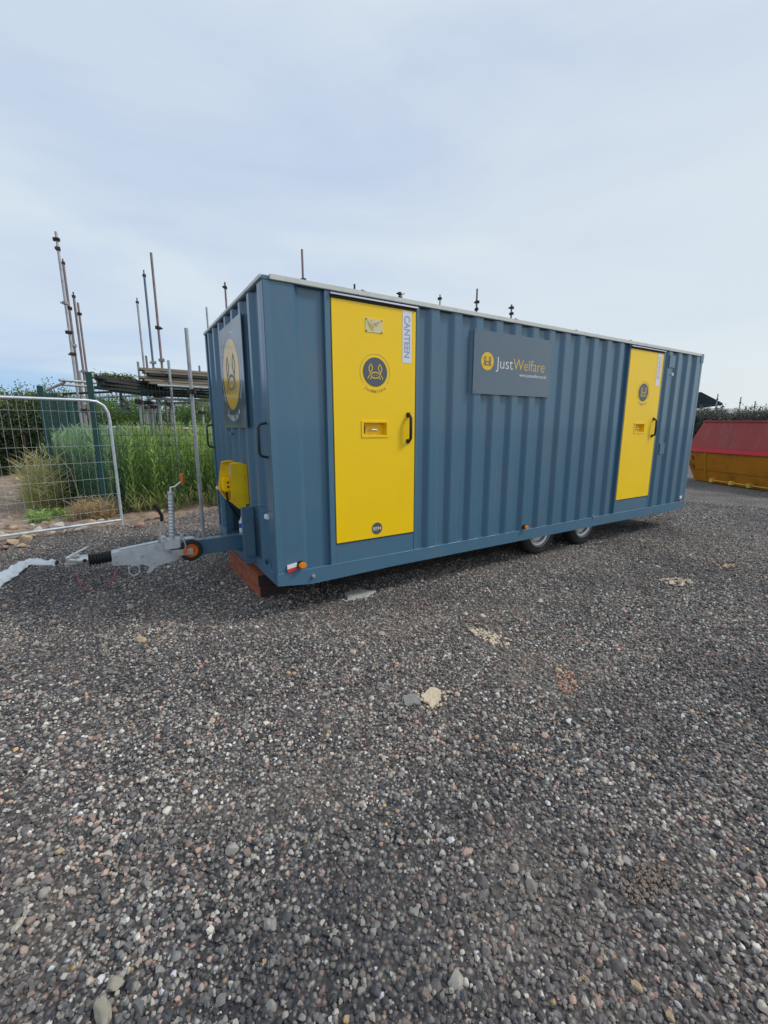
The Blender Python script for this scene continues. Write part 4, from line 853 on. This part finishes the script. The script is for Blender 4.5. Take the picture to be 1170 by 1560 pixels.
def weeds(name, label, pts, hmin, hmax, m_, nleaf, llen, seed, cat='weeds', vert=.9, wf=.15):
    """pts: (x, y) roots; each plant a stem of narrow leaves, all one mass"""
    g = np.random.default_rng(seed); P = []; D2 = []; LN = []; WD = []; T = []
    for x, y in pts:
        h = g.uniform(hmin, hmax); lx, ly = g.normal()*.12, g.normal()*.12; base = g.uniform(.25, .6)
        z = np.linspace(.05, 1, nleaf)*h; zz = ground_z(x, y)
        px_ = x + lx*z/h*h*.6; py_ = y + ly*z/h*h*.6
        P.append(np.stack([px_, py_, z+zz], 1)); a = g.uniform(0, 6.28, nleaf)
        D2.append(np.stack([np.cos(a), np.sin(a), np.full(nleaf, vert)+g.normal(size=nleaf)*.3], 1))
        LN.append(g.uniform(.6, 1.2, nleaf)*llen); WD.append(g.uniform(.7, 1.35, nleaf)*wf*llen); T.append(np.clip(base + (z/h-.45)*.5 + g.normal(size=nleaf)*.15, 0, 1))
        # stem as an upright blade
        P.append(np.array([[x, y, zz]])); D2.append(np.array([[lx*.6, ly*.6, 1.0]])); LN.append(np.array([h])); WD.append(np.array([.012])); T.append(np.array([.35]))
    me = leaves_mesh(name, np.vstack(P), np.vstack(D2), np.concatenate(LN), np.concatenate(WD), np.concatenate(T), m_, .12)
    return tagit(link(name, me), label, cat, kind='stuff')
g = np.random.default_rng(4)
def inpatch(n, x0, x1, y0, y1, test=None):
    out = []
    while len(out) < n:
        x, y = g.uniform(x0, x1), g.uniform(y0, y1)
        if test is None or test(x, y): out.append((x, y))
    return out
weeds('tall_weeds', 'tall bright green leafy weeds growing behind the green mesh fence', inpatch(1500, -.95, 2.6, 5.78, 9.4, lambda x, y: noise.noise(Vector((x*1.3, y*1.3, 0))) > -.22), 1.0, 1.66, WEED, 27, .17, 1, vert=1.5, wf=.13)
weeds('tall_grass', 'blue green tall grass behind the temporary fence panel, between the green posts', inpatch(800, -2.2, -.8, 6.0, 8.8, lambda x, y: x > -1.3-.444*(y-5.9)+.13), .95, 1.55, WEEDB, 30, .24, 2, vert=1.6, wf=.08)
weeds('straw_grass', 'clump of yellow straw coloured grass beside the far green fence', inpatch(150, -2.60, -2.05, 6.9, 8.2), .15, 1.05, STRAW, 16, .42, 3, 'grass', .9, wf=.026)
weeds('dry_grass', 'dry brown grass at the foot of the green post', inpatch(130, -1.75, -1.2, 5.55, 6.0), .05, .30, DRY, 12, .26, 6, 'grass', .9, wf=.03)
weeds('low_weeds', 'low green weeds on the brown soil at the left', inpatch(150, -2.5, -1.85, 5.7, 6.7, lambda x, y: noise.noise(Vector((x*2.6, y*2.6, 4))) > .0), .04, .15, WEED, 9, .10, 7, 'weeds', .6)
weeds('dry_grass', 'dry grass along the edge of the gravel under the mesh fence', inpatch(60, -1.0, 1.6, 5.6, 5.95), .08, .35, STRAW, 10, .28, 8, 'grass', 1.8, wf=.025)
pa, pb = at(148, 574, 7.7), at(200, 577, 8.1)
P = np.array([[*(pa.lerp(pb, u))] for u in g.uniform(0, 1, 900)]) + g.normal(size=(900, 3))*np.array([.06, .06, .03])
tagit(link('cut_twigs', leaves_mesh('cut_twigs', P, g.normal(size=(900, 3))*np.array([1, 1, .35]), g.uniform(.05, .16, 900), g.uniform(.01, .03, 900), g.uniform(0, 1, 900), HEDGED)), 'tangle of cut twigs on top of the dark boards', 'twigs', kind='stuff')
# bare twigs poking out low beside the green post
for k, (x, y, dx, dy, dz, lb) in enumerate(((-1.60, 5.75, -.35, .2, 1.25, 'dry pale stalk leaning left of the green post'), (-.55, 5.25, .55, -.1, .20, 'dry bent stalk arching low over the gravel edge'), (-2.35, 7.6, -.55, .2, .45, 'pale dead stalk reaching left from the straw grass'))):
    bm = bmesh.new(); tube(bm, [(0, 0, 0), (dx*.4, dy*.4, dz*.7), (dx, dy, dz)], [.012, .009, .004], 6)
    o = fin('dry_stalk', bm, DRY, None); o.location = (x, y, .55 if k == 2 else .02); tagit(o, lb, 'stalk'); 
    a2 = o.data.attributes.new('tint', 'FLOAT', 'POINT')
# ------------------------------------------------------------------ rocks and litter
ROCKT = mat('tan_rock', (0.55, 0.41, 0.26), 0.85, var=0.3, vscale=6, bump=0.8, bscale=18, dirt=(0.20, 0.13, 0.09), dirt_amt=0.7, dscale=5)
ROCKP = mat('pinkish_rock', (0.38, 0.24, 0.18), 0.85, var=0.3, vscale=6, bump=0.8, bscale=18, dirt=(0.2, .13, .1), dirt_amt=.6, dscale=5)
ROCKW = mat('pale_rock', (0.52, 0.47, 0.40), 0.85, var=0.2, vscale=6, bump=0.6, bscale=18)
ROCKG = mat('grey_green_rock', (0.40, 0.37, 0.29), 0.85, var=0.25, vscale=12, bump=0.6, bscale=40, dirt=(.30, .20, .12), dirt_amt=.5, dscale=12)
rm = {}
def rock(px, py, wpx, m_, label, group=None, flat_=.6, z=0.0, seed=None, asp=1.0, name='rock', cat='rock'):
    p = ground_at(px, py, z); dep = (p-CAM).dot(D_); w_ = wpx*dep/FPX
    k = (seed if seed is not None else int(px*3+py) % 6); key = (k, m_.name)
    if key not in rm: me = rock_mesh('rock', 60+k, 3, flat_, .5); me.materials.append(m_); rm[key] = me
    o = bpy.data.objects.new(name, rm[key]); COL.objects.link(o); o.location = p + Vector((0, 0, w_*.16+.008)); o.scale = (w_*1.15*asp, w_*1.15, w_*1.15*max(.5, flat_)*1.6)
    o.rotation_euler = (rng.uniform(-.15, .15), rng.uniform(-.15, .15), rng.uniform(0, 6.28) if asp == 1 else YAW-math.pi/2); return tagit(o, label, cat, group)
RG = 'rubble stones along the soil edge'; RL = 'tan rubble stone lying along the soil edge by the temporary fence'
rock(40, 824, 20, ROCKT, 'largest orange tan rock, tilted, in front of the fence bottom rail', seed=1, flat_=.8)
for px, py, w_, m_ in ((8, 822, 26, ROCKT), (22, 829, 18, ROCKT), (33, 834, 14, ROCKT), (6, 838, 16, ROCKP), (60, 812, 22, ROCKW), (52, 820, 12, ROCKT), (14, 806, 18, ROCKP), (70, 800, 14, ROCKP),
                    (100, 783, 22, ROCKT), (110, 789, 16, ROCKT), (133, 786, 16, ROCKP), (150, 786, 14, ROCKT), (119, 806, 20, ROCKP), (137, 798, 15, ROCKT), (101, 811, 9, ROCKW), (82, 813, 9, ROCKW), (90, 805, 26, ROCKW),
                    (215, 803, 18, ROCKP), (234, 793, 24, ROCKP), (247, 781, 12, ROCKT), (202, 804, 9, ROCKP), (30, 745, 20, ROCKW), (52, 752, 12, ROCKT), (20, 736, 12, ROCKP), (75, 764, 9, ROCKW), (42, 768, 9, ROCKT), (55, 741, 14, ROCKT), (8, 752, 12, ROCKP), (36, 728, 9, ROCKT), (14, 775, 13, ROCKP), (24, 790, 10, ROCKP), (90, 775, 13, ROCKT), (122, 779, 12, ROCKT)):
    rock(px, py, w_, m_, RL if m_ in (ROCKT, ROCKP) else 'pale stone lying on the soil by the temporary fence', RG if m_ in (ROCKT, ROCKP) else 'pale stones on the soil')
g3 = random.Random(11)
for k in range(70):
    px, py = g3.uniform(-25, 95), g3.uniform(712, 806)
    if k > 34: px = g3.uniform(0, 185); py = 812 - px*.13 + g3.uniform(-20, 14)
    m_ = g3.choice((ROCKT, ROCKP, ROCKT, ROCKW)); rock(px, py, g3.uniform(4, 11) if k < 35 else g3.uniform(5, 15), m_, RL if m_ != ROCKW else 'pale stone lying on the soil by the temporary fence', RG if m_ != ROCKW else 'pale stones on the soil', seed=k % 6)
rock(175, 1507, 26, ROCKG, 'large grey stone in the gravel near the bottom left corner, upper of two', seed=3, flat_=.55)
rock(160, 1548, 38, ROCKG, 'largest stone at the bottom left, greenish with an orange stain', seed=4, flat_=.55)
rock(200, 928, 13, ROCKG, 'grey stone sitting proud of the gravel below the tow hitch', seed=2)
rock(55, 984, 14, ROCKG, 'flat grey stone left in the gravel, below the plastic sheet', seed=5, flat_=.3)
rock(716, 1127, 8, ROCKT, 'left half of a pair of small yellow stones in the gravel', seed=0); rock(726, 1126, 10, ROCKT, 'right half of a pair of small yellow stones in the gravel', seed=2)
rock(735, 942, 12, ROCKW, 'pale angular stone on the gravel right of the white slab', seed=1); rock(709, 937, 9, ROCKW, 'small pale round stone left of the angular pale one', seed=5)
rock(852, 1026, 13, ROCKT, 'orange tan stone at the top of the litter cluster on the right', seed=1); rock(865, 1058, 12, ROCKP, 'pinkish stone low in the litter cluster on the right', seed=4); rock(862, 1040, 10, ROCKP, 'pink stone in the middle of the litter cluster', seed=2)
rock(822, 919, 12, ROCKW, 'pale stone on the gravel before the rear wheels', seed=3); rock(580, 968, 13, ROCKW, 'pale flat stone on the gravel below the canteen door', seed=2, flat_=.4)
rock(637, 1285, 9, ROCKT, 'single orange pebble in the middle foreground', seed=3); rock(1020, 1552, 16, ROCKT, 'bright orange stone at the very bottom right', seed=1); rock(970, 1506, 18, ROCKT, 'yellowish stone near the bottom right', seed=3, flat_=.5)
rock(90, 1302, 14, ROCKT, 'ochre crumb on the gravel at the left', seed=0); rock(213, 978, 20, ROCKT, 'flat ochre stone in the gravel left of the timbers', seed=2, flat_=.22)
# flat fragments
MORTAR = mat('white_mortar', (0.50, 0.49, 0.45), 0.9, var=0.2, vscale=30, bump=0.8, bscale=90, dirt=(0.10, .10, .10), dirt_amt=.8, dscale=40)
FOAMC = mat('cream_foam', (0.66, 0.55, 0.40), 0.9, var=0.2, vscale=30, bump=1.0, bscale=110, dirt=(0.40, .30, .16), dirt_amt=.6, dscale=30)
GREYC = mat('grey_mortar', (0.24, 0.24, 0.225), 0.95, var=0.2, vscale=30, bump=.8, bscale=100)
SANDY = mat('sand_spill', (0.24, 0.185, 0.145), 0.95, var=.3, vscale=20, bump=.8, bscale=90)
def slab(pxs, z0, th, m_, label, cat, name, jag=.25, n=40):
    P = [ground_at(a, b, 0.0) for a, b in pxs]; c = sum(P, Vector())/len(P); bm = bmesh.new(); pts = []
    for i in range(len(P)):
        a, b2 = P[i]-c, P[(i+1) % len(P)]-c
        for k in range(6): u = k/6; q = a.lerp(b2, u); pts.append(q*(1+jag*noise.noise(q*25+Vector((len(pxs), 0, 0)))))
    top = []; N3 = 4
    rings = [[bm.verts.new((p.x*s, p.y*s, 0)) for p in pts] for s in (1.0, .97, .75, .45, .2)]
    for ri, rg_ in enumerate(rings):
        for v in rg_:
            v.co.z = -.004 if ri == 0 else th*(.75+.5*noise.noise(Vector((v.co.x*60, v.co.y*60, 3))))
    for A, B in zip(rings, rings[1:]):
        for i in range(len(pts)): bm.faces.new((A[i], A[(i+1) % len(pts)], B[(i+1) % len(pts)], B[i]))
    bm.faces.new(rings[-1]); o = fin(name, bm, m_, None, smooth=True); o.location = (c.x, c.y, z0); return tagit(o, label, cat)
slab([(524, 906), (545, 900), (570, 903), (560, 911), (530, 916)], .01, .012, MORTAR, 'white mortar slab on the gravel in front of the canteen door', 'slab', 'mortar_slab', .2)
slab([(640, 1062), (655, 1051), (672, 1054), (673, 1069), (658, 1082), (645, 1072)], .012, .012, FOAMC, 'cream crumbly lump in the middle of the gravel', 'debris', 'cream_debris', .35)
slab([(612, 1066), (622, 1060), (640, 1062), (640, 1076), (620, 1078)], .012, .008, GREYC, 'grey green mortar lump touching the cream one on its left', 'debris', 'grey_debris', .3)
ORDEB = mat('orange_pink_chips', (0.46, 0.27, 0.18), 0.8, var=.5, vscale=25)
def crumbs(pxs, n, lo, hi, m_, label, cat, name, seed, z=.008):
    """a loose spill of chips inside the outline, one mass"""
    g2 = random.Random(seed); P = [ground_at(a, b, 0.0) for a, b in pxs]; c = sum(P, Vector())/len(P); bm = bmesh.new()
    for i in range(n):
        k = g2.randrange(len(P)); q = c.lerp(P[k].lerp(P[(k+1) % len(P)], g2.random()), g2.random()**.6*1.1); sz = g2.uniform(lo, hi)
        r_1 = bmesh.ops.create_icosphere(bm, subdivisions=1, radius=sz)['verts']; e = (g2.uniform(.6, 1.2), g2.uniform(.6, 1.2), g2.uniform(.35, .7)); a_ = g2.uniform(0, 6)
        for v in r_1:
            p = Vector((v.co.x*e[0], v.co.y*e[1], v.co.z*e[2]))*(1+.5*noise.noise(v.co*90+Vector((i, 0, 0)))); v.co = Vector((q.x-c.x+p.x*math.cos(a_)-p.y*math.sin(a_), q.y-c.y+p.x*math.sin(a_)+p.y*math.cos(a_), z+g2.uniform(0, .006)+p.z))
    o = fin(name, bm, m_, None); o.location = (c.x, c.y, 0); return tagit(o, label, cat, kind='stuff')
crumbs([(712, 958), (740, 962), (776, 976), (768, 990), (738, 978)], 130, .006, .018, FOAMC, 'streak of cream crumbs on the gravel below the company board', 'crumbs', 'cream_crumbs', 1)
crumbs([(700, 945), (730, 944), (765, 948), (735, 956)], 60, .006, .014, SANDY, 'faint rusty brown chips just above the cream streak', 'crumbs', 'rusty_chips', 2)
crumbs([(628, 1055), (655, 1043), (682, 1055), (680, 1075), (658, 1095), (635, 1080)], 60, .004, .011, FOAMC, 'cream crumbs round the cream lump in the middle of the gravel', 'crumbs', 'cream_crumbs', 3, .014)
crumbs([(515, 908), (545, 897), (578, 903), (560, 915), (530, 920)], 50, .006, .014, MORTAR, 'white mortar chips round the white slab before the canteen door', 'crumbs', 'mortar_chips', 4)
crumbs([(1005, 885), (1030, 880), (1058, 888), (1030, 895)], 70, .008, .022, FOAMC, 'flattened tan chips on the gravel far right of the wheels', 'crumbs', 'tan_chips', 5)
crumbs([(1088, 861), (1120, 860), (1124, 864), (1095, 867)], 30, .008, .02, ROCKT, 'thin line of tan chips at the right on the gravel', 'crumbs', 'tan_chips', 6)
crumbs([(945, 1350), (970, 1322), (1012, 1312), (1032, 1345), (1005, 1380), (960, 1378)], 150, .003, .009, SANDY, 'brown sandy spill in the gravel at the lower right', 'spill', 'sand_spill', 7, .012)
crumbs([(848, 1018), (872, 1030), (880, 1050), (862, 1068), (850, 1045)], 60, .006, .016, ORDEB, 'pink and orange chips of the litter cluster on the right', 'crumbs', 'pink_chips', 8, .012)
# white polythene sheet
PX = [(-30, 908, 14), (0, 884, 16), (18, 874, 13), (35, 863, 10), (52, 858, 11), (70, 861, 7), (87, 860, 7)]
bm = bmesh.new(); rows = []; nseg = 60; gsh = 14
cen = [ground_at(a, b, .0) for a, b, c_ in PX]; wid = [c_*(p-CAM).dot(D_)/FPX*2.2 for p, (a, b, c_) in zip(cen, PX)]
for i in range(nseg+1):
    u = i/nseg*(len(cen)-1); k = min(int(u), len(cen)-2); fr = u-k; p = cen[k].lerp(cen[k+1], fr); wv = wid[k]*(1-fr)+wid[k+1]*fr; tn = (cen[k+1]-cen[k]).normalized(); sd_ = Vector((-tn.y, tn.x, 0))
    row = []
    for j in range(gsh+1):
        v = j/gsh-.5; e = p + sd_*v*wv*(1+.25*noise.noise(Vector((i*.25, j*.1, 0)))); hgt = .04*(1-(2*v)**2) + .04*abs(noise.noise(Vector((e.x*9, e.y*9, 0)))) + .02*noise.noise(Vector((e.x*30, e.y*30, 0)))
        row.append(bm.verts.new((e.x-cen[3].x, e.y-cen[3].y, max(.012, hgt+.012))))
    rows.append(row)
for A, B in zip(rows, rows[1:]):
    for j in range(gsh): bm.faces.new((A[j], A[j+1], B[j+1], B[j]))
o = fin('plastic_sheet', bm, PLASTIC, None); o.data.shade_smooth(); o.location = (cen[3].x, cen[3].y, 0)
md = o.modifiers.new('thickness', 'SOLIDIFY'); md.thickness = .002; tagit(o, 'crumpled white polythene sheet lying on the gravel at the left edge', 'plastic sheet')
c0 = ground_at(145, 893, 0); bm = bmesh.new()
rp = [ground_at(a, b, .0)-c0 for a, b in ((118, 868), (119, 885), (124, 896), (140, 902), (158, 899), (170, 888), (176, 876), (180, 868))]
tube(bm, [p+Vector((0, 0, .02+.012*math.sin(i*2))) for i, p in enumerate(rp)], .0045, 6); o = fin('twine', bm, REDROPE, None, smooth=True); o.location = c0; tagit(o, 'faded red twine curled on the gravel under the tow hitch', 'twine')

# ------------------------------------------------------------------ skip and far right background
sp, sq = Vector((12.62, .42, 0)), Vector((13.98, 2.98, 0)); sx_ = (sq-sp).normalized(); sn_ = Vector((sx_.y, -sx_.x, 0))
ang = math.atan2(sx_.y, sx_.x)
skip = thing('skip', 'large yellow waste skip with red rim and raised faded red back panel', 'skip', tuple(sp), None, ang)
SL = (sq-sp).length
# local frame: x along the near side (towards the left of the view), -y towards the viewer is the outside
sgn = 1 if (Matrix.Rotation(ang, 3, 'Z') @ Vector((0, 1, 0))).dot(CAM-sp) < 0 else -1
fs = lambda u, v, t: Vector((u, sgn*t, v))          # t grows away from the viewer
DPT = 1.75; HS = .93
bm = bmesh.new()
A = [(.10, .12, .02), (SL-.10, .12, .02), (SL+.35, -.0, HS-.0), (-.55, .0, HS)]      # near side u, t, v
vb = [bm.verts.new(fs(u, v, t)) for u, t, v in A]; vf = [bm.verts.new(fs(u, v, DPT-t)) for u, t, v in A]
for k in range(4):
    if k != 2: bm.faces.new((vb[k], vb[(k+1) % 4], vf[(k+1) % 4], vf[k]))
bm.faces.new(vb); bm.faces.new(vf[::-1])
bmesh.ops.solidify(bm, geom=list(bm.faces), thickness=.012); fin('skip_body', bm, SKIPY, skip)
bm = bmesh.new()
for t in (0, DPT): obox(bm, fs(-.58, HS, t), fs(SL+.38, HS, t), .07, .10)
for u in (-.56, SL+.36): obox(bm, fs(u, HS, .036), fs(u, HS, DPT-.036), .07, .10)
fin('red_rim', bm, SKIPRIM, skip, bevel=.008)
bm = bmesh.new()
FP = lambda u, v, t: fs(u, v, t+.30*(v-HS))
prism(bm, [(.30, HS+.05), (.42, HS+.22), (.50, HS+.62), (.60, 1.76), (SL+.10, 1.80), (SL+.34, HS+.05)], FP, .10, .15)
fin('raised_red_panel', bm, SKIPRED, skip)
part('pale_corner_clip', SWHITE, lambda bm: obox(bm, fs(.62, 1.74, .36), fs(.62, 1.82, .38), .05, .05, Vector((1, 0, 0))), parent=skip)
for u in (.22, .86, 1.42, 2.08):
    part('lug', SKIPLUG, lambda bm: box(bm, u-.055, u+.055, min(sgn*.02, sgn*.12), max(sgn*.02, sgn*.12), .03, .14), bevel=.006, parent=skip)
part('bottom_bar', SKIPLUG, lambda bm: tube(bm, [fs(.22, .09, .07), fs(2.08, .09, .07)], .014, 8), parent=skip)
part('side_rib', SKIPY, lambda bm: tube(bm, [fs(-.0, .36, .088), fs(SL+.05, .36, .088)], .010, 8), parent=skip)
for u in (2.35,):
    part('body_rib', SKIPY, lambda bm: obox(bm, fs(u, .05, .108), fs(u, HS-.06, -.008), .05, .03, Vector((1, 0, 0))), parent=skip)
part('panel_rib', SKIPRED, lambda bm: obox(bm, FP(.62, 1.745, .085), FP(SL+.10, 1.785, .085), .04, .05), parent=skip)
def chev(u, v, t, w2=.10): return lambda bm: prism(bm, [(u, v), (u+w2, v+.07), (u+w2, v+.16), (u, v+.09)], lambda a, b2, c: fs(a, b2, c), t-.012, t-.004)
for u, v in ((SL-.12, .36), (SL-.10, .62), (-.04, .34), (-.10, .60)):
    part('hazard_chevron', SKIPCHEV, chev(u, v, .12*(HS-v-.08)/(HS-.1)), parent=skip)
# open sided shelter with dark roof, beyond the hedge
bx = at(1062, 622, 32); by = at(1103, 618, 30)
sh = thing('shelter', 'dark sheeted shelter roof rising behind the hedge, right of the cabin', 'shelter', (bx.x, bx.y, 0))
w1 = at(1068, 597, 32)-Vector((bx.x, bx.y, 0)); w2 = at(1101, 614, 30)-Vector((bx.x, bx.y, 0)); w0 = at(1030, 610, 33)-Vector((bx.x, bx.y, 0)); e1 = at(1068, 622, 32)-Vector((bx.x, bx.y, 0)); e2 = at(1101, 617, 30)-Vector((bx.x, bx.y, 0)); e0 = at(1030, 624, 33)-Vector((bx.x, bx.y, 0))
back = Vector((R_.y*-1, R_.x, 0)).normalized()*4
bm = bmesh.new(); fr_ = [w0, w1, w2, e2, e1, e0]; a = [bm.verts.new(p) for p in fr_]; b_ = [bm.verts.new(p+back) for p in fr_]
bm.faces.new(a); bm.faces.new(b_[::-1])
for i in range(6): bm.faces.new((a[i], a[(i+1) % 6], b_[(i+1) % 6], b_[i]))
fin('roof', bm, TARP, sh)
for p in (e1, e2, e0):
    part('post', TUBE, lambda bm: tube(bm, [(p.x, p.y, 0), (p.x, p.y, p.z)], .05, 8), parent=sh)
o = thing('pale_tank', 'long low pale roof showing between the shelter and the hedge', 'roof', tuple(Vector((at(1085, 640, 36).x, at(1085, 640, 36).y, 0))))
c_ = at(1085, 640, 36); zt = at(1085, 620.5, 36).z
bm = bmesh.new(); dirx = Vector((R_.x, R_.y, 0)).normalized()
for a_, h_ in ((0, zt),):
    obox(bm, dirx*-3.2+Vector((0, 0, zt-.35)), dirx*2.2+Vector((0, 0, zt-.45)), 2.0, .55)
fin('roof', bm, PALE, o, bevel=.15)
bm = bmesh.new(); obox(bm, dirx*-3.1+Vector((0, 0, (zt-.7)/2)), dirx*2.0+Vector((0, 0, (zt-.7)/2)), 1.7, zt-.72); fin('wall', bm, ROCKG, o)
for px, py, dep, m_, lb in ((1094, 600, 26, TUBE, 'slim pole in front of the dark shelter roof'), (1129, 605, 25, TUBE, 'slim pole above the middle of the red skip panel'), (1151, 611, 24, TUBE, 'slim pole above the right end of the red skip panel')):
    top = at(px, py, dep); o = thing('site_pole', lb, 'pole', (top.x, top.y, 0), 'poles standing in the right hedge'); bm = bmesh.new(); tube(bm, [(0, 0, 0), (0, 0, top.z)], .033, 8); fin('tube', bm, m_, o, smooth=True)
    bm = bmesh.new(); box(bm, -.04, .04, -.04, .04, top.z-.35, top.z-.28); fin('coupler', bm, COUP, o)
